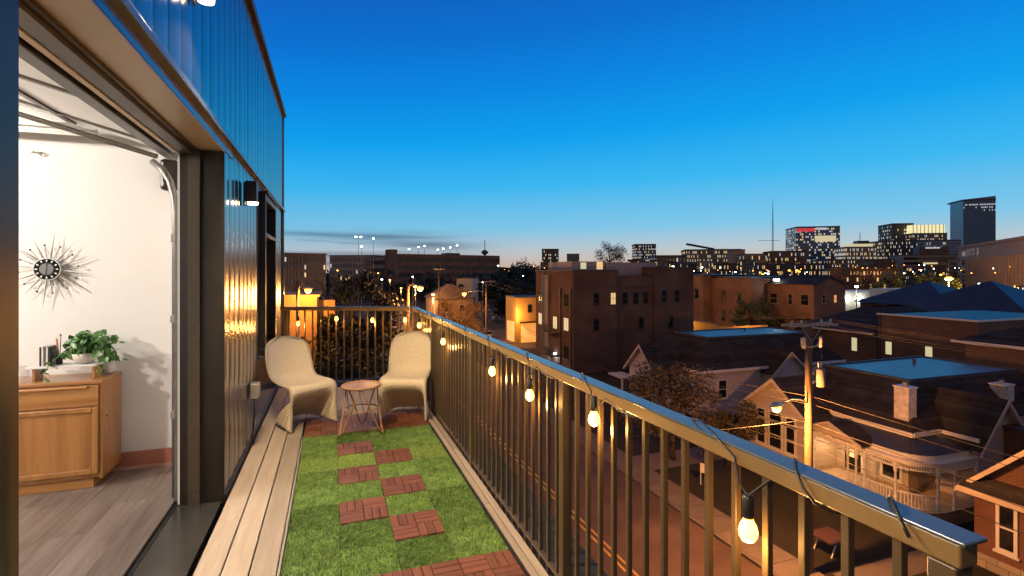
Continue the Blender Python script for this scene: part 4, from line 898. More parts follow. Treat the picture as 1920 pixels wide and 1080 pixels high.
for x, z, g in ((33.4, -2, 'glass'), (36.0, -2, 'win_warm'), (38.0, -2, 'glass'), (39.7, -2, 'glass'), (41.3, -2, 'glass'), (44.2, -1.8, 'glass'), (46.4, -1.8, 'glass'), (40.6, -5.5, 'glass'), (33.4, -5.5, 'glass'), (45.3, -5.5, 'glass')):
    window(a1, 'y', 59.7 if 36.82 < x < 42.6 else 59.4 if x > 42.6 else 59.5, x, z, .75, 1.55, g, 'dark', (1, 1) if g != 'glass' else (0, 1), .07)
for y, z, g, w in ((70.6, -2.1, 'glass', 1.5), (67.0, -2.0, 'glass', .6), (61.6, -2.2, 'glass', 1.4), (70.6, -5.5, 'win_pale', 1.3), (65.2, -5.6, 'win_pale', 1.4), (61.6, -5.5, 'win_pale', 1.5), (61.6, -9.3, 'glass', 1.5)):
    window(a1, 'x', 30, y, z, w, 1.7, g, 'dark', (1, 0), .08)
for y in (60.1, 63.3): bx('pilaster', M['dark'], a1, 29.8, y - .15, G, 29.999, y + .15, -.6)
bx('stair_bay', M['grey'], a1, 29.6, 66.9, G, 29.997, 69.2, 1.2)
for z in (-7.0, -10.2):
    b = bx('balcony', M['dark'], a1, 28.6, 63.6, z, 29.99, 66.6, z + .15)
    for k in range(16): MB().box(28.6, 63.65 + k * .19, z + .15, 28.64, 63.69 + k * .19, z + 1.15).build('baluster', M['dark'], b)
    bx('handrail', M['dark'], b, 28.58, 63.6, z + 1.15, 28.66, 66.6, z + 1.22)
for k in range(5): bx('belt_course', M['dark'], a1, 29.93, 59.44, -.4 - k * 3.4, 49.2, 59.499, -.3 - k * 3.4) if k < 1 else None
bx('downpipe', M['dark'], a1, 36.75, 59.3, G, 36.9, 59.45, 1.0)
pl = MB().box(29.7, 64.7, -10.2, 29.95, 65.1, -9.9).build('entrance_lamp', M['ledlens'], a1); lamp('entrance_light', 'POINT', (29.3, 64.9, -10.2), 220, (.85, .95, 1), a1, .1)
an = thing('ochre_annex', 'small ochre building with glowing garage door beside the dark apartment block', 'building', (35.5, 93, G))
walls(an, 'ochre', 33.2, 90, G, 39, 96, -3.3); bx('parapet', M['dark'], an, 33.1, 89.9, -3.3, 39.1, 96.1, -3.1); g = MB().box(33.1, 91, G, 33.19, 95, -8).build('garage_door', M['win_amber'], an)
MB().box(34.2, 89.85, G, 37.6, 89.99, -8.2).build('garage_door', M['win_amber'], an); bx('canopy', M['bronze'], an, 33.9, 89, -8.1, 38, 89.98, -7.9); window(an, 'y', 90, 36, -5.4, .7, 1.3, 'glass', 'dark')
lamp('wall_light', 'POINT', (32.4, 88.5, -6.5), 1600, (1, .45, .1), an, .2)
ob_ = thing('ochre_building', 'ochre stucco building lit by a street lamp at the far left', 'building', (-1.5, 44, G))
walls(ob_, 'ochre', -8, 42.5, G, -1.0, 50, -.35); bx('parapet', M['ochre'], ob_, -8.1, 42.4, -.35, -.9, 50.1, -.2); walls(ob_, 'ochre', -.99, 43.2, G, .25, 50, -.7)
bx('downpipe', M['bronze'], ob_, -1.1, 42.3, G, -.98, 42.49, -.4)
for x in (-5.5, -3): window(ob_, 'y', 42.5, x, -4.5, 1, 1.5, 'glass', 'bronze')
def red_block(label, x0, y0, x1, y1, top, gable=False):
    t = thing('brick_townhouse', label, 'building', ((x0 + x1) / 2, (y0 + y1) / 2, G), 'salmon brick townhouses'); walls(t, 'brickt', x0, y0, G, x1, y1, top)
    if gable: c = (x0 + x1) / 2; gwall(t, 'brickt', 'y', y0, c, (x1 - x0) / 2, top, top + 1.3); gable_roof(t, 'y', c, (x1 - x0) / 2, y0, y1, top, top + 1.35, .3, rake='bronze')
    else: bx('parapet', M['bronze'], t, x0 - .1, y0 - .1, top, x1 + .1, y1 + .1, top + .25)
    return t
r1 = red_block('salmon brick townhouse with pitched roof and white floodlight', 73.6, 60, 80.8, 69.2, -.3, True)
for y in (61.6, 64.4, 67.8): window(r1, 'x', 73.6, y, -3.0, 1.4 if y != 64.4 else .7, 1.7, 'glass', 'tan')
for x in (75.8, 78.4): window(r1, 'y', 60, x, -2.8, .6, 1.2, 'win_amber' if x > 78 else 'glass', 'tan')
bx('awning', M['bronze'], r1, 72.2, 60.3, -6.2, 73.59, 68.5, -6.0); bx('door', M['bronze'], r1, 73.5, 62, -10, 73.59, 63.4, -7)
MB().box(73.2, 66.5, .1, 73.5, 67.5, .4).build('floodlight', M['ledlens'], r1)
r2 = red_block('flat-roofed salmon brick townhouse behind the utility poles', 70, 69.6, 84, 79, .5); r3 = red_block('salmon brick townhouse with a lit orange balcony', 68, 79.2, 84, 92, .9)
for y in (72, 76): window(r2, 'x', 70, y, -2.8, .8, 1.7, 'glass', 'bronze'); window(r2, 'x', 70, y, -6.6, .8, 1.7, 'glass', 'bronze')
for y in (81, 85.5): window(r3, 'x', 68, y, -2.6, .8, 1.7, 'glass', 'bronze')
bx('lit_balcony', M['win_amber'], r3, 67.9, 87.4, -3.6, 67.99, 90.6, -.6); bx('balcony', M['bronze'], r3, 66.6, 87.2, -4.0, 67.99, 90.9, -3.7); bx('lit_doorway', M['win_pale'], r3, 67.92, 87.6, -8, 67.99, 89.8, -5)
cw = thing('courtyard_wall', 'low courtyard wall glowing orange behind the lavender house', 'wall', (56, 66, G)); MB().box(55.6, 62, G, 56, 78, -6.4).build('wall', M['ochre'], cw); bx('coping', M['concrete'], cw, 55.5, 61.9, -6.4, 56.1, 78, -6.25)
MB().box(56.001, 61.99, G, 66, 62.3, -6.9).build('wall', M['ochre'], cw); lamp('yard_light', 'POINT', (53.4, 70, -5.6), 1500, (1, .48, .1), cw, .2); lamp('yard_light', 'POINT', (62, 60, -5), 900, (1, .48, .1), cw, .2)
b4 = thing('brick_warehouse', 'brown brick flat-roofed block with white coping behind the porch house', 'building', (68, 36, G)); walls(b4, 'brick', 60, 31, G, 78, 40.6, -3.35); bx('roof_membrane', M['navyroof'], b4, 60.1, 31.1, -3.35, 78, 40.5, -3.3); bx('coping', M['white'], b4, 59.85, 30.9, -3.35, 60.09, 40.7, -3.18); bx('coping', M['white'], b4, 60.1, 30.9, -3.35, 78, 31.09, -3.18)
for y in (39.4, 35.3): window(b4, 'x', 60, y, -7.1, .7, 1.45, 'win_pale', 'dark', (0, 0), .06)
bx('downpipe', M['dark'], b4, 59.85, 40.3, G, 59.98, 40.45, -3.4)
b4b = thing('hipped_brick_building', 'lower brown brick building with dark hipped roof and one lit window', 'building', (68, 46, G)); walls(b4b, 'brick', 60, 40.75, G, 78, 50.5, -5.6)
window(b4b, 'x', 60, 43.4, -7.2, .7, 1.6, 'win_pale', 'dark', (0, 0), .06); hip(b4b, 59.4, 40.71, 78.6, 51.0, -5.6, [(66, 45), (73, 45), (73, 46.5), (66, 46.5)], -2.9, 'shingle', None); bx('gutter', M['white'], b4b, 59.35, 40.8, -5.75, 59.41, 51, -5.6)
b5 = thing('hipped_brick_house', 'brown brick house with white eaves and dark hipped roof at the right edge', 'house', (54, 20, G)); walls(b5, 'brick', 48.3, 12, G, 60, 25.8, -4.0); hip(b5, 47.8, 11.5, 60.6, 26.4, -3.95, [(53, 17), (55.5, 17), (55.5, 21), (53, 21)], -1.6, 'shingle', None)
bx('gutter', M['white'], b5, 47.7, 11.5, -4.15, 47.81, 26.5, -3.93); bx('gutter', M['white'], b5, 47.82, 26.401, -4.15, 60.6, 26.5, -3.93)
b6 = thing('blue_roof_shed', 'long low building with flat blue-lit roof behind the brown brick block', 'building', (95, 38, G)); walls(b6, 'navyroof', 82, 24, G, 104, 41, -4.2); bx('flat_top', M['navyroof'], b6, 81.8, 23.8, -4.2, 104, 41.2, -4.05); bx('lit_sign', M['win_warm'], b6, 81.7, 39, -4.9, 81.98, 42.6, -4.25) if False else None
MB().box(80, 41.4, G, 81.2, 45, -4.5).build('lit_porch', M['win_pale'], b6)
for nm, lb, c, r, ze, zt in (('pyramid_roof_hall', 'hall with dark pyramid roof below the orange street lamp', (104, 52), 11, -5.5, 0.1), ('pyramid_roof_hall', 'smaller hall with dark pyramid roof and pale ridges', (112, 66), 9, -4.6, -.2)):
    t = thing(nm, lb, 'building', (c[0], c[1], G), 'pyramid roofed halls'); walls(t, 'brick', c[0] - r + 1, c[1] - r + 1, G, c[0] + r - 1, c[1] + r - 1, ze - .05); hip(t, c[0] - r, c[1] - r, c[0] + r, c[1] + r, ze, [(c[0] - .2, c[1] - .2), (c[0] + .2, c[1] - .2), (c[0] + .2, c[1] + .2), (c[0] - .2, c[1] + .2)], zt, 'navyroof', None)
b7 = thing('white_shop_row', 'low white shop front lit by wall lamps under a blue metal roof', 'building', (112, 82, G)); walls(b7, 'white', 110, 76, G, 122, 88, -2.7); hip(b7, 108, 88.1, 128, 108, -4.5, [(116, 96), (120, 96), (120, 100), (116, 100)], -2.2, 'navyroof', None); walls(b7, 'tan', 109, 88.2, G, 127, 107, -4.55)
bx('fascia', M['white'], b7, 109.5, 72, -4.5, 118, 75.99, -1.9)
for y in (78.5, 81.5, 84.5): MB().box(109.7, y - .3, -4.3, 109.95, y + .3, -4.0).build('wall_lamp', M['ledlens'], b7); lamp('shop_light', 'POINT', (109.2, y, -4.5), 120, (.95, .95, .7), b7, .1)
# ---- buildings far off
def grid(mb, A, u, L, h0, h1, nu, nf, w, fill=.62):
    n = Vector((u.y, -u.x, 0)); n = n if n.dot(Vector((A.x, A.y, 0))) < 0 else -n
    du, dh = L / nu, (h1 - h0) / nf; ch = [0, 1, 2, 3]
    for i in range(nu):
        for k in range(nf):
            m = random.choices(ch, w)[0]; o = A + u * (i + (1 - fill) / 2) * du + Vector((0, 0, h0 + (k + .22) * dh)) + n * .02
            mb.obox(o, u * du * fill, n * .12, (0, 0, dh * .58), m)
NTH = 'first second third fourth fifth sixth seventh eighth ninth tenth eleventh twelfth thirteenth fourteenth fifteenth sixteenth seventeenth eighteenth nineteenth twentieth twenty-first twenty-second twenty-third twenty-fourth twenty-fifth twenty-sixth twenty-seventh twenty-eighth twenty-ninth thirtieth thirty-first thirty-second thirty-third thirty-fourth'.split()
def NTHX(k): return NTH[k]
def gl0(px, D): q = U(px, HOR, D); return (q.x, q.y, G)
WM = [M['farglass'], M['win_warm'], M['win_cool'], M['win_pale']]
def mid(name, label, pa, da, pb, db, ytop, depth, wall, nu, nf, w, cat='building', zb=None, group='buildings on the skyline', fill=.45, cap='dark', sides=True):
    A, B = U(pa, HOR, da), U(pb, HOR, db); zt = CAMZ + da * (HOR - ytop) / FPX; zb = G if zb is None else zb
    A.z = B.z = 0; u = (B - A); L = u.length; u.normalize(); v = Vector((-u.y, u.x, 0)); v = v if v.dot(A) > 0 else -v
    t = thing(name, label, cat, (A.x, A.y, G), group)
    MB().obox(A + Vector((0, 0, zb)), u * L, v * depth, (0, 0, zt - zb)).build('wall', M[wall] if isinstance(wall, str) else wall, t)
    MB().obox(A + Vector((0, 0, zt)) - u * .2 - v * .2, u * (L + .4), v * (depth + .4), (0, 0, max(.4, (zt - zb) * .02))).build('parapet', M[cap], t)
    if nu:
        nu, nf = int(nu * 1.5), int(nf * 1.5 + 1); m = MB(); h0 = max(zb, CAMZ - 9); grid(m, A, u, L, h0, zt - .3, nu, nf, w, fill)
        if sides:
            for Q in (A, B): 
                n = max(2, int(nu * depth / L)); grid2(m, Q, v, depth, h0, zt - .3, n, nf, w, u if Q is B else -u, fill)
        o = m.build('window_grid', WM, t); o['kind'] = 'stuff'
    return t, A, u, v, L, zt
def grid2(mb, A, u, L, h0, h1, nu, nf, w, n, fill):
    du, dh = L / nu, (h1 - h0) / nf
    for i in range(nu):
        for k in range(nf):
            m = random.choices([0, 1, 2, 3], w)[0]; mb.obox(A + u * (i + (1 - fill) / 2) * du + Vector((0, 0, h0 + (k + .22) * dh)) + n * .02, u * du * fill, n * .12, (0, 0, dh * .58), m)
t, A, u, v, L, zt = mid('office_tower', 'tallest dark blue glass tower on the skyline with lit top floors', 1806, 700, 1867, 690, 377, 32, 'bglass', 0, 0, None)
MB().prism([A + u * 0 + Vector((0, 0, zt)), A + u * L + Vector((0, 0, zt)), A + u * L + Vector((0, 0, zt + 6)), A + Vector((0, 0, zt + 2))], v * 40).build('crown', M['bglass'], t)
m = MB()
for k in range(27): m.obox(A - v * .25 + Vector((0, 0, zt - 3 - k * 4)), u * L, v * .24, (0, 0, .5))
for k in range(24): m.obox(A - v * .3 + u * (k * L / 24) + Vector((0, 0, G)), u * .5, v * .29, (0, 0, zt - G))
m.build('mullions', pm('tower_mullion', (.04, .13, .25), .4), t)['kind'] = 'stuff'; m = MB()
for k, zz in enumerate((zt - 6.4, zt - 10.4, zt - 14.4)):
    for i in range(24):
        if random.random() < (.75, .55, .2)[k] * (.4 + i / 24): m.obox(A + u * ((i + .2) * L / 24) + Vector((0, 0, zz)) - v * .4, u * L / 24 * .6, v * .3, (0, 0, 1.9))
m.build('lit_floors', M['win_cool'], t)['kind'] = 'stuff'; MB().obox(A + u * 34 - v * 2 + Vector((0, 0, zt - 74)), u * 2, v, (0, 0, 2)).build('beacon', M['red'], t)
t, A, u, v, L, zt = mid('office_tower', 'dark glass tower with a red lit band round its top', 1493, 600, 1575, 590, 427, 40, 'bglass', 16, 13, (66, 8, 20, 6), fill=.7)
MB().obox(A - v * .6 + Vector((0, 0, zt - 5)), u * L * .42, v * .4, (0, 0, 4.2)).build('red_band', em('red_band_glow', (1, .08, .1), .5, (.4, .05, .05)), t); MB().obox(A + u * L * .46 - v * .7 + Vector((0, 0, zt - 3)), u * 11, v * .4, (0, 0, 2.6)).build('lit_sign', M['win_cool'], t)
MB().obox(A + u * L * .43 - v * 1.2 + Vector((0, 0, zt - 17)), u * 22, v, (0, 0, 7)).build('lit_storey', M['win_pale'], t)
t, A, u, v, L, zt = mid('stepped_building', 'stepped pale building with bright white lit storeys between the towers', 1586, 500, 1645, 495, 464, 25, 'greyl', 16, 5, (30, 15, 20, 35))
MB().obox(A + u * 4 + Vector((0, 0, zt)), u * (L - 8), v * 18, (0, 0, 3.5)).build('upper_storey', M['win_pale'], t); MB().obox(A + u * 11 + Vector((0, 0, zt + 3.6)), u * 10, v * 10, (0, 0, 3)).build('roof_plant', M['dark'], t); MB().tube([A + u * 15 + v * 5 + Vector((0, 0, zt + 6)), A + u * 15 + v * 5 + Vector((0, 0, zt + 15))], .3, 5).build('antenna', M['grey'], t)
t, A, u, v, L, zt = mid('office_tower', 'dark square tower left of the golden lit penthouse', 1673, 560, 1713, 556, 421, 30, 'dark', 9, 10, (72, 8, 14, 6))
t, A, u, v, L, zt = mid('office_block', 'office block crowned by a golden lit glass penthouse', 1712, 545, 1776, 540, 439, 30, 'grey', 16, 8, (58, 14, 18, 10))
pth = MB().obox(A + u * 1 + v * 2 + Vector((0, 0, zt + .6)), u * (L - 2), v * 20, (0, 0, 9.6)).build('penthouse', em('penthouse_glow', (1, .9, .45), .85), t)
for k in range(9): MB().obox(A + u * (1 + k * L / 9) + v * 1.8 + Vector((0, 0, zt + .6)), u * .5, v * .3, (0, 0, 9.8)).build('mullion', M['grey'], pth)
mid('office_block', 'wide dark office block in front of the golden penthouse', 1661, 480, 1800, 470, 452, 30, 'dark', 34, 7, (70, 8, 16, 6))
mid('office_block', 'blue-grey glass block just left of the tallest tower', 1745, 440, 1802, 436, 452, 20, 'bglass', 12, 6, (88, 2, 8, 2))
t, A, u, v, L, zt = mid('banded_office', 'grey office building with long horizontal window bands', 1692, 300, 1796, 290, 479, 25, 'grey', 0, 0, None)
m = MB(); lit = MB()
for k in range(5):
    z = zt - 2.6 - k * 2.9; m.obox(A - v * .08 + u * .6 + Vector((0, 0, z)), u * (L - 1.2), v * .2, (0, 0, 1.4))
    if k in (1, 3): lit.obox(A - v * .12 + u * L * (.38 if k == 1 else .2) + Vector((0, 0, z + .2)), u * L * .28, v * .2, (0, 0, 1.0))
m.build('window_band', M['glass'], t); lit.build('lit_band', M['win_pale'], t)
MB().obox(A + u * 9 + v * 3 + Vector((0, 0, zt)), u * 14, v * 10, (0, 0, 5)).build('roof_plant', M['dark'], t); MB().obox(A + u * 12 + v * 2.9 + Vector((0, 0, zt + 4)), u * 7, v * .3, (0, 0, .8)).build('lit_sign', M['win_cool'], t)
mid('office_block', 'small lit checkered block standing alone on the skyline', 1190, 520, 1230, 518, 459, 20, 'dark', 11, 8, (42, 8, 42, 8))
t, A, u, v, L, zt = mid('arena_building', 'wide lit building with a slanted roof fin', 1284, 430, 1390, 420, 469, 30, 'grey', 30, 5, (60, 24, 10, 6)); MB().prism([A + u * 2 + Vector((0, 0, zt + 6)), A + u * 24 + Vector((0, 0, zt + 1.4)), A + u * 24 + Vector((0, 0, zt + .4)), A + u * 2 + Vector((0, 0, zt + 4.8))], v * 10).build('roof_fin', M['dark'], t); MB().obox(A + u * 27 + Vector((0, 0, zt)), u * 7, v * 8, (0, 0, 1.6)).build('lit_sign', M['win_cool'], t)
for args in (('office_block', 'small block with antennas left of the dark apartment block', 1016, 420, 1046, 418, 468, 15, 'dark', 7, 6, (78, 8, 10, 4)), ('office_block', 'low pale block with one bright lamp behind the apartments', 1063, 380, 1086, 379, 477, 15, 'grey', 4, 3, (90, 5, 5, 0)),
             ('office_block', 'tan block just right of the slanted roof fin building', 1376, 360, 1397, 359, 469, 15, 'tan', 0, 0, None), ('office_block', 'low tan block below the radio mast', 1396, 340, 1448, 338, 477, 15, 'tan', 11, 3, (80, 12, 8, 0)), ('office_block', 'reddish block with a row of lit windows left of the red-topped tower', 1446, 330, 1512, 326, 472, 18, 'brick', 12, 4, (70, 22, 8, 0)),
             ('office_block', 'low block of scattered warm lights below the stepped building', 1560, 320, 1700, 312, 487, 20, 'grey', 34, 4, (68, 20, 8, 4)), ('brick_block', 'long low red brick block with a blue-lit roof', 1556, 200, 1688, 190, 505, 18, 'brickr', 14, 2, (80, 20, 0, 0)),
             ('arena_building', 'low flat building with teal lit signs behind the apartments', 1228, 290, 1286, 288, 480, 20, 'dark', 6, 2, (70, 5, 25, 0)), ('dark_block', 'flat dark building on the far left skyline', 480, 118, 611, 126, 476, 20, 'dark', 14, 4, (94, 3, 3, 0)), ('pale_block', 'pale low building far off behind the bare tree', 618, 300, 706, 296, 480, 20, 'greyl', 12, 3, (94, 3, 3, 0)),
             ('office_block', 'dark building line below the radio mast with scattered lights', 1290, 300, 1560, 290, 495, 15, 'dark', 60, 2, (76, 16, 8, 0)), ('pale_hall', 'pale hall with a lit arch beside the parking garage', 856, 230, 886, 228, 522, 8, 'cream', 0, 0, None)): mid(*args)
# parking garage
t, A, u, v, L, zt = mid('parking_garage', 'long dark parking garage with open decks and lamps on its roof', 744, 255, 935, 285, 478, 60, 'dark', 0, 0, None, group=None)
for k in range(5): MB().obox(A - v * .5 + Vector((0, 0, zt - 1.3 - k * 4.1)), u * L, v * .49, (0, 0, 1.9)).build('deck_band', M['brick'], t)
for k in range(11): MB().obox(A - v * .56 + u * (k * L / 10 - .3) + Vector((0, 0, G)), u * .7, v * .05, (0, 0, zt - G + .3)).build('column', M['brick'], t)
MB().obox(A - u * 3.9 - v * 1 + Vector((0, 0, G)), u * 3.85, v * 8, (0, 0, zt - G + 2.8)).build('stair_tower', M['brick'], t)
MB().obox(A - u * 3.2 - v * 1.1 + Vector((0, 0, G)), u * 2.2, v * .09, (0, 0, zt - G + 1)).build('stair_glazing', M['dark'], t)
for k in range(4): MB().obox(A - u * 4 + v * 8.5 + Vector((0, 0, zt - 2.6 - k * 4.1)), u * .4, v * 50, (0, 0, 1.9)).build('deck_band', M['grey'], t)
MB().obox(A + u * L * .52 + v * 8 + Vector((0, 0, zt)), u * 8, v * 8, (0, 0, 1.9)).build('lift_head', M['dark'], t)
th_ = thing('tan_roofed_house', 'low house with a broad tan hipped roof under the bright street lamp', 'house', gl0(845, 130))
q = gl0(845, 130); walls(th_, 'tan', q[0] - 5, q[1] - 4, G, q[0] + 5, q[1] + 8, -5.0); hip(th_, q[0] - 5.6, q[1] - 4.6, q[0] + 5.6, q[1] + 8.6, -5.0, [(q[0] - .3, q[1] - .5), (q[0] + .3, q[1] - .5), (q[0] + .3, q[1] + 3), (q[0] - .3, q[1] + 3)], -1.4, 'tanroof', None)
window(th_, 'y', q[1] - 4, q[0] - 2, -7.5, 1.2, 1.6); window(th_, 'y', q[1] - 4, q[0] + 2, -7.5, 1.2, 1.6)
# low city blocks filling the middle distance
for k in range(34):
    px = 1010 + k * 27 + random.uniform(-8, 8); D = random.uniform(240, 400); w_ = random.uniform(16, 34)
    mid('city_block', 'low city block on the skyline, %s from the left' % NTHX(k), px, D, px + w_, D * .99, random.uniform(487, 501), 14, random.choice(['grey', 'brick', 'tan', 'dark', 'greyl', 'brickd']), max(3, int(w_ * D / FPX / 3)), 3, (80, 12, 5, 3), group='low city blocks')
m1, m2 = MB(), MB()
for k in range(130):
    q = U(random.uniform(930, 1930), random.triangular(494, 519, 508), random.uniform(150, 330)); (m1 if random.random() < .7 else m2).box(q.x - .1, q.y - .1, q.z - .1, q.x + .1, q.y + .1, q.z + .1)
tag(m1.build('city_lights', M['sodium']), 'scatter of tiny amber lights among the far roofs', 'lights', None, 'stuff'); tag(m2.build('city_lights', M['ledlens']), 'scatter of tiny white lights among the far roofs', 'lights', None, 'stuff')
# columned hotel on the right
A, B = U(1797, HOR, 232), U(1960, HOR, 150); A.z = B.z = 0; u = (B - A); L = u.length; u.normalize(); v = Vector((-u.y, u.x, 0)); v = v if v.dot(A) > 0 else -v; zt = 12.6
hb = thing('columned_building', 'long tan building with tall pilasters and rooftop lettering at the right edge', 'building', (A.x, A.y, G))
MB().obox(A + Vector((0, 0, G)), u * L, v * 30, (0, 0, zt - G)).build('wall', M['tan'], hb); MB().obox(A - v * .6 - u * .3 + Vector((0, 0, zt)), u * (L + .6), v * 30, (0, 0, .9)).build('cornice', M['tan'], hb)
for k in range(26):
    o = A + u * (14 + k * 3.4)
    if (o - A).dot(u) < L - 2: MB().obox(o - v * .8 + Vector((0, 0, G + 6)), u * 1.3, v * .79, (0, 0, zt - 5 - G - 6)).build('pilaster', M['tan'], hb); MB().obox(o + u * 1.4 - v * .1 + Vector((0, 0, G + 7)), u * 1.8, v * .09, (0, 0, zt - 6 - G - 7)).build('window', M['glass'], hb)
for k in range(5): MB().obox(A + u * 6.5 - v * .1 + Vector((0, 0, zt - 4.2 - k * 3.6)), u * 5.5, v * .09, (0, 0, 2.5)).build('window', M['glass'], hb)
for k in range(4): MB().obox(A + u * 1.2 - v * .1 + Vector((0, 0, zt - 6 - k * 4)), u * 1.4, v * .09, (0, 0, 1.8)).build('window', M['glass'], hb)
def letters(txt, o, u, up, size, mat, parent, name='letter'):
    cu = bpy.data.curves.new(name, 'FONT'); cu.body = txt; cu.size = size; cu.extrude = .08
    ob = bpy.data.objects.new(name, cu); COL.objects.link(ob); bpy.context.view_layer.update()
    me = bpy.data.meshes.new_from_object(ob); bpy.data.objects.remove(ob)
    n = u.cross(up); Mx = Matrix((u, up, n)).transposed(); vs = [o + Mx @ w.co for w in me.vertices]; mb = MB(); mb.add(vs, [tuple(p.vertices) for p in me.polygons]); return mb.build(name, mat, parent)
letters('3OCKI  JII', A + u * 15 - v * .5 + Vector((0, 0, zt - 3.8)), u, Vector((0, 0, 1)), 4.2, M['white'], hb, 'roof_lettering')
sg = thing('shop_sign', 'white lit lettering low at the right edge below the columned building', 'sign', U(1900, 545, 130)); 
q = U(1907, 552, 130); letters('UrE', q, Vector((CS, -SN, 0)), Vector((0, 0, 1)), 2.6, M['win_cool'], sg, 'lettering'); MB().obox(q + Vector((-.3, .2, -.5)), Vector((CS, -SN, 0)) * 5, (0, .3, 0), (0, 0, 2.9)).build('board', M['dark'], sg); MB().tube([q + Vector((2, .4, -.5)), Vector((q.x + 2, q.y + .4, G))], .15, 6).build('post', M['dark'], sg)
# radio mast
mt = thing('radio_mast', 'tall thin radio mast rising above the skyline', 'mast', (*U(1449, HOR, 700).xy, G)); q = U(1449, HOR, 700)
for a in range(3): MB().tube([(q.x + 1.2 * math.cos(a * 2.09), q.y + 1.2 * math.sin(a * 2.09), G), (q.x + .7 * math.cos(a * 2.09), q.y + .7 * math.sin(a * 2.09), 70), (q.x, q.y, CAMZ + 700 * 139 / FPX)], [.3, .28, .12], 5).build('leg', M['grey'], mt)
m = MB()
for k in range(24): m.obox((q.x - 1.1, q.y - .2, 4 + k * 3), (2.2, 0, 0), (0, .3, 0), (0, 0, .25))
m.build('lattice', M['grey'], mt); MB().obox(q + Vector((-18, 8, 44.5)), Vector((28, -10, 0)), (0, .4, 0), (0, 0, .5)).build('boom', M['grey'], mt)
# ================================================================== LAMPS IN THE DISTANCE
def light_pole(label, px, py, D, mat, r, base=None, heads=1, w=0, col=(1, .5, .15), group='distant lamp posts'):
    p = U(px, py, D); b = G if base is None else base
    t = thing('lamp_post', label, 'lamp post', (p.x, p.y, b), group)
    MB().tube([(p.x, p.y, b), (p.x, p.y, p.z + .1)], [.14, .07], 6).build('post', M['grey'], t)
    for k in range(heads):
        s = (k - (heads - 1) / 2) * 2 * max(1.0, r * 1.6); c = p + Vector((CS, -SN, 0)) * s
        MB().lathe([(r * .3, -r * .6), (r * .9, -r * .3), (r, 0), (r * .5, r * .4)], c, 8).build('lamp_head', M[mat], t, smooth=True)
        if heads > 1: MB().tube([p + Vector((0, 0, .1)), c], .06, 4).build('arm', M['grey'], t)
    if w: lamp('lamp_glow', 'POINT', p + Vector((0, 0, -.9 - r)), w, col, t, .3)
for px, py, h in ((672, 444, 2), (700, 447, 1), (678, 462, 1)): light_pole('high floodlight mast on the far left skyline, %s' % ('leftmost with two heads' if h == 2 else 'rightmost' if px == 700 else 'lowest and brightest'), px, py, 210, 'ledlens', .45, heads=h, group='floodlight masts')
for k, (px, py) in enumerate(((767, 467), (785, 463), (796, 461), (821, 468), (831, 466), (844, 464), (857, 460))): light_pole('white lamp post on the roof of the parking garage, %s from the left' % ORD[k], px, py, 292, 'ledlens', .5, base=10.4, group='roof lamps of the parking garage')
light_pole('brightest orange street lamp glowing above the pyramid roofs', 1779, 522, 118, 'sodium', .8, w=45000); light_pole('orange street lamp in front of the columned building', 1858, 530, 130, 'sodium', .6, w=45000); light_pole('white lamp post beside the salmon townhouse', 1606, 537, 92, 'ledlens', .3, w=500, col=(.8, 1, .95))
light_pole('pale amber lamp at the start of the far road', 779, 537, 120, 'sodium', .5, w=16000); light_pole('orange lamp beside the garage stair tower', 731, 525, 200, 'sodium', .4, w=6000)
for k, (px, py, D, mt_, r) in enumerate(sorted(((709, 512, 190, 'sodium', .3), (716, 524, 170, 'ledlens', .3), (633, 507, 160, 'sodium', .3), (549, 512, 150, 'ledlens', .35), (774, 519, 150, 'ledlens', .25), (934, 498, 240, 'ledlens', .4), (967, 502, 260, 'ledlens', .4), (905, 529, 130, 'ledlens', .2), (958, 535, 150, 'ledlens', .25), (1262, 499, 250, 'ledlens', .5), (1300, 508, 240, 'ledlens', .45), (1316, 501, 260, 'ledlens', .5), (1379, 510, 240, 'ledlens', .45), (1430, 514, 200, 'sodium', .4), (1440, 513, 200, 'ledlens', .35), (1480, 507, 210, 'sodium', .5), (1494, 507, 215, 'sodium', .55), (1499, 509, 212, 'sodium', .4), (1397, 498, 280, 'sodium', .4), (1720, 518, 190, 'sodium', .4), (1722, 524, 180, 'sodium', .3), (1764, 515, 200, 'sodium', .5), (1836, 532, 160, 'ledlens', .35), (1878, 533, 150, 'ledlens', .3), (1642, 517, 200, 'sodium', .3), (1855, 540, 150, 'sodium', .25), (1890, 541, 140, 'sodium', .25), (946, 560, 140, 'ledlens', .18)))):
    light_pole('small distant street lamp, %s from the left along the horizon' % NTH[k], px, py, D, mt_, r)
tw = thing('comms_tower', 'small dark communications tower right of the parking garage roof', 'tower', (*U(909, HOR, 300).xy, G)); q = U(909, HOR, 300)
MB().tube([(q.x, q.y, G), (q.x, q.y, 14)], [.9, .5], 8).build('shaft', M['grey'], tw); MB().lathe([(.6, 0), (2.2, 1.2), (2.2, 2.0), (.5, 3.2)], (q.x, q.y, 12), 10).build('drum', M['dark'], tw); MB().tube([(q.x, q.y, 15), (q.x, q.y, 21)], .2, 5).build('antenna', M['dark'], tw)
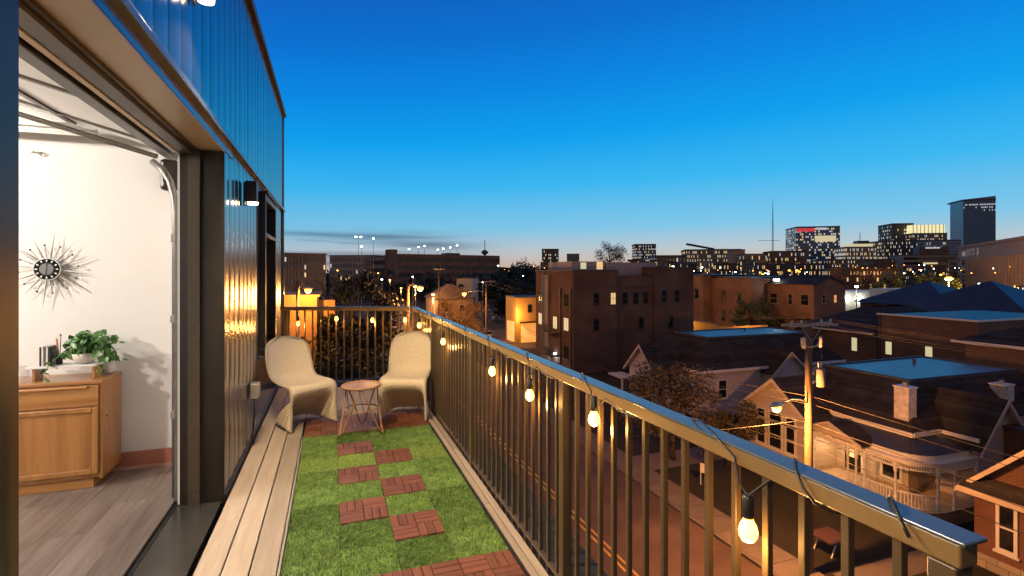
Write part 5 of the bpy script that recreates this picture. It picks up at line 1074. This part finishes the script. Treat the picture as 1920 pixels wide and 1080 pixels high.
# ================================================================== TREES
def tree(name, label, loc, h, rx, rz, mat, n, leaf, seed, group=None, clumps=26, trunk=.22, low=.0):
    rnd = random.Random(seed); x, y, z = loc; t = thing(name, label, 'tree', loc, group); tm = MB(); cz = z + h - rz
    tm.tube([(x, y, z), (x + rnd.uniform(-.2, .2), y, z + (h - 2 * rz) * .6 + .3), (x, y, cz)], [trunk, trunk * .8, trunk * .45], 8)
    C = []
    while len(C) < clumps:
        d = Vector((rnd.gauss(0, 1), rnd.gauss(0, 1), rnd.gauss(0, 1))).normalized(); r = rnd.uniform(.35, 1.0) ** .6
        if d.z * r < -.85 + low: continue
        C.append((Vector((x + d.x * rx * r, y + d.y * rx * r, cz + d.z * rz * r)), rx * rnd.uniform(.22, .38)))
    for c, r in C[::2]: p = Vector((x, y, cz - rz * .5)); tm.tube([p, p.lerp(c, .55) + Vector((0, 0, .1 * rz)), c], [trunk * .4, trunk * .2, trunk * .06], 5)
    tm.build('trunk', M['bark'], t, smooth=True)
    m = MB()
    for i in range(n):
        c, r = rnd.choice(C); d = Vector((rnd.gauss(0, 1), rnd.gauss(0, 1), rnd.gauss(0, .8))); p = c + d.normalized() * r * rnd.random() ** .45
        a = Vector((rnd.gauss(0, 1), rnd.gauss(0, 1), rnd.gauss(0, 1))).normalized(); b = a.orthogonal().normalized(); s = leaf * rnd.uniform(.6, 1.3)
        m.add([p - a * s, p + b * s * .45, p + a * s, p - b * s * .45], [(0, 1, 2, 3)])
    m.build('crown', M[mat], t); return t
def gl(px, py, D): p = U(px, py, D); return (p.x, p.y, G)
tree('evergreen_tree', 'big dark evergreen tree behind the far end railing', gl(672, 560, 42), 13.6, 3.5, 5.6, 'fol_dark', 9000, .2, 1, clumps=44, trunk=.3)
tree('evergreen_tree', 'dark evergreen tree low behind the balusters at the deck end', gl(628, 640, 30), 8.3, 2.9, 3.6, 'fol_dark', 5000, .17, 2, clumps=30)
tree('golden_tree', 'golden autumn tree glowing under a street lamp beyond the railing', (19.4, 79.3, G), 10.3, 4.0, 4.2, 'fol_gold', 6000, .17, 3, clumps=34)
tree('brown_tree', 'brown leafy tree on the lawn in front of the lavender house', gl(1262, 745, 36), 6.7, 3.3, 2.6, 'fol_brown', 7000, .15, 4, clumps=36)
tree('brown_tree', 'low brown shrubby tree left of the porch house gable', gl(1365, 790, 34.5), 4.6, 2.4, 1.9, 'fol_brown', 4500, .13, 5, clumps=26, trunk=.14)
tree('street_tree', 'dark rounded tree between the salmon townhouses', gl(1415, 580, 86), 9.5, 3.3, 4.4, 'fol', 3500, .28, 6, clumps=24)
tree('bare_tree', 'round feathery tree standing above the skyline', gl(1143, 470, 150), 22.4, 5.0, 3.8, 'fol_brown', 2600, .26, 8, clumps=46)
for k, (px, py, D, r) in enumerate(((940, 500, 150, 7), (985, 490, 165, 8), (960, 520, 125, 5), (1010, 500, 180, 8))):
    tree('background_tree', 'dark tree in the grove right of the parking garage, %s from the left' % ('first', 'third', 'second', 'fourth')[k], gl(px, py, D), (HOR - py) * D / FPX + CAMZ - G, r, 5.5, 'fol_dark', 2200, .55, 20 + k, 'grove right of the parking garage', 22)
for k, (px, py, D, r) in enumerate(((1660, 520, 150, 5), (1700, 513, 160, 6), (1740, 512, 165, 6), (1765, 518, 140, 4))):
    tree('background_tree', 'green tree in the row behind the pyramid roofs, %s from the left' % ORD[k], gl(px, py, D), (HOR - py) * D / FPX + CAMZ - G, r, 4.5, 'fol', 2200, .5, 30 + k, 'trees behind the pyramid roofs', 22)
for k, (px, py, D, r) in enumerate(((1832, 540, 134, 3.4), (1868, 538, 124, 3.2), (1905, 541, 118, 3.0))):
    tree('street_tree', 'small amber-lit street tree in front of the columned building, %s from the left' % ORD[k], gl(px, py, D), (HOR - py) * D / FPX + CAMZ - G, r, 3.2, 'fol_gold', 1500, .3, 40 + k, 'street trees by the columned building', 20)
# bare branching trees
def bare(label, loc, h, seed, spread=.5, group='bare winter trees'):
    rnd = random.Random(seed); t = thing('bare_tree', label, 'tree', loc, group); m = MB(); tw_ = MB()
    def br(p, d, l, r, k):
        q = p + d * l; (m if k > 2 else tw_).tube([p, p.lerp(q, .5) + Vector((rnd.gauss(0, .04), rnd.gauss(0, .04), 0)) * l, q], [r, r * .85, r * .65], 5 if k > 2 else 3, cap=False)
        if k:
            for i in range(3 if k > 1 else 4): br(p.lerp(q, rnd.uniform(.55, 1)), (d + Vector((rnd.gauss(0, spread), rnd.gauss(0, spread), rnd.gauss(.1, spread * .5)))).normalized(), l * rnd.uniform(.55, .8), r * .55, k - 1)
    br(Vector(loc), Vector((0, 0, 1)), h * .33, h * .02, 5); m.build('trunk', M['bark'], t); tw_.build('crown', M['bark'], t)
bare('bare winter tree in front of the pale low building', gl(632, 470, 88), 19, 5); bare('bare winter tree just right of the first, by the floodlights', gl(664, 470, 96), 18, 6)
# woods far away
rnd = random.Random(11); m = MB()
for i in range(420):
    D = rnd.uniform(230, 420); px = rnd.uniform(480, 2050); c = U(px, HOR, D); h = rnd.uniform(7, 14.5) + (D - 230) * .004
    for k in range(34):
        p = Vector((c.x + rnd.gauss(0, 4), c.y + rnd.gauss(0, 4), G + h * rnd.random() ** .6)); a = Vector((rnd.gauss(0, 1), rnd.gauss(0, 1), rnd.gauss(0, 1))).normalized(); b = a.orthogonal().normalized(); s = rnd.uniform(.8, 2)
        m.add([p - a * s, p + b * s * .7, p + a * s, p - b * s * .7], [(0, 1, 2, 3)])
tag(m.build('far_woods', M['fol_dark']), 'dark band of distant treetops along the horizon', 'woods', None, 'stuff')
m = MB(); hl = [(px, 500 + 8 * math.sin(px * .013) - 6 * math.sin(px * .005 + 1)) for px in range(-400, 2600, 60)]
for (a, ya), (b, yb) in zip(hl, hl[1:]): p, q = U(a, ya, 1500), U(b, yb, 1500); m.quad((p.x, p.y, G - 5), (q.x, q.y, G - 5), tuple(q), tuple(p)); p2v, q2v = U(a, ya, 2300), U(b, yb, 2300); m.quad(tuple(p), tuple(q), (q2v.x, q2v.y, G), (p2v.x, p2v.y, G))
struct(m.build('far_hills', M['fol_dark']))
for px, py, D, l in ((752, 540, 170, 'amber street lamp on the far road, nearest the garage stair tower'), (812, 552, 100, 'amber street lamp low on the far road beside the bright lamp pole'), (842, 547, 140, 'amber street lamp behind the golden tree')): light_pole(l, px, py, D, 'sodium', .35, w=5000, group='amber lamps along the far road')
struct(MB().quad(gl(1800, 0, 250), gl(1990, 0, 250), gl(1990, 0, 138), gl(1825, 0, 138)).build('plaza', M['concrete'])).location.z = .01
# ================================================================== CARS
def car_proto(tall):
    t = thing('parked_car', 'parked car', 'car', (0, 0, 0)); hR = 1.75 if tall else 1.45
    bodyp = [(-2.2, .35), (-2.25, .75), (-2.05, .98), (1.0, 1.0), (2.0, .86), (2.28, .7), (2.25, .35)]
    m = MB(); m.prism([(x, -.86, z) for x, z in bodyp], (0, 1.72, 0)); b = m.build('body', M['carpaint'], t, bev=.06)
    cab = [(-2.0 if tall else -1.7, .98), (-1.75 if tall else -1.0, hR), (.1, hR), (.95, .99)]
    m = MB(); n = len(cab); m.add([(x, -.82, z) if i in (0, 3) else (x, -.64, z) for i, (x, z) in enumerate(cab)] + [(x, .82, z) if i in (0, 3) else (x, .64, z) for i, (x, z) in enumerate(cab)], [(0, 1, 2, 3), (7, 6, 5, 4), (1, 5, 6, 2), (0, 4, 5, 1), (3, 2, 6, 7)]); m.build('windows', M['glass'], t, bev=.04)
    MB().add([(cab[1][0], -.66, hR), (.12, -.66, hR), (.12, .66, hR), (cab[1][0], .66, hR), (cab[1][0], -.6, hR + .05), (.05, -.6, hR + .05), (.05, .6, hR + .05), (cab[1][0], .6, hR + .05)], [(0, 1, 5, 4), (1, 2, 6, 5), (2, 3, 7, 6), (3, 0, 4, 7), (4, 5, 6, 7)]).build('roof', M['carpaint'], t)
    for x in (-1.4, 1.42):
        for s in (-1, 1):
            w = MB().tube([(x, s * .72, .33), (x, s * .89, .33)], .33, 16).build('wheel', M['rubber'], t); MB().tube([(x, s * .885, .33), (x, s * .9, .33)], .2, 10).build('rim', M['chrome'], w)
    for s in (-1, 1): MB().box(2.2, s * .55 - .16, .66, 2.29, s * .55 + .16, .78).build('headlight', M['chrome'], t, bev=.02); MB().box(-2.27, s * .62 - .13, .72, -2.2, s * .62 + .13, .88).build('tail_light', pm('tail_lens', (.3, .01, .01), .3), t)
    return t
M['carpaint'] = pm('car_paint', (.35, .35, .36), .25, .3, .05, 1, coat=.5)
def paint(c): return pm('car_paint', c, .25, .2, .05, 1, coat=.5)
def place(proto, first, loc, rz, col, label, group=None):
    t = proto if first else copy_tree(proto)
    t.location = loc; t.rotation_euler = (0, 0, rz); tag(t, label, 'car', group)
    if 'group' in t and not group: del t['group']
    for ch in t.children:
        if ch.name.split('.')[0] in ('body', 'roof'): ch.material_slots[0].link = 'OBJECT'; ch.material_slots[0].material = col
suv, sed = car_proto(True), car_proto(False); wh, gr, bk_, rd = paint((.6, .6, .6)), paint((.2, .21, .22)), paint((.03, .03, .035)), paint((.25, .03, .03))
place(suv, True, gl(938, 601, 140), R(4), gr, 'grey sport utility vehicle parked beside a concrete post beyond the golden tree'); place(suv, False, gl(963, 600, 142), R(8), bk_, 'dark sport utility vehicle parked just right of the grey one')
for k, px in enumerate((930, 944, 958)): place(suv, False, gl(px, 573, 205 + 2 * k), R(-15), wh, 'white vehicle at the back of the car park, %s from the left' % ORD[k], 'white vehicles in the car park')
place(sed, True, gl(915, 632, 103), R(70), wh, 'white car on the cross street behind the railing')
for k in range(9):
    y = 118 + k * 11; f = min(1, max(0, (y - 92) / 200)); x = 12.6 + (y - 92) * .13 + (4.4 if k % 3 else -4.4)
    place(sed if k % 2 else suv, False, (x, y, G), R(82), (wh, gr, bk_, rd)[k % 4], 'car parked along the far curve of the street, %s from the near end' % ORD[k], 'cars along the far street')
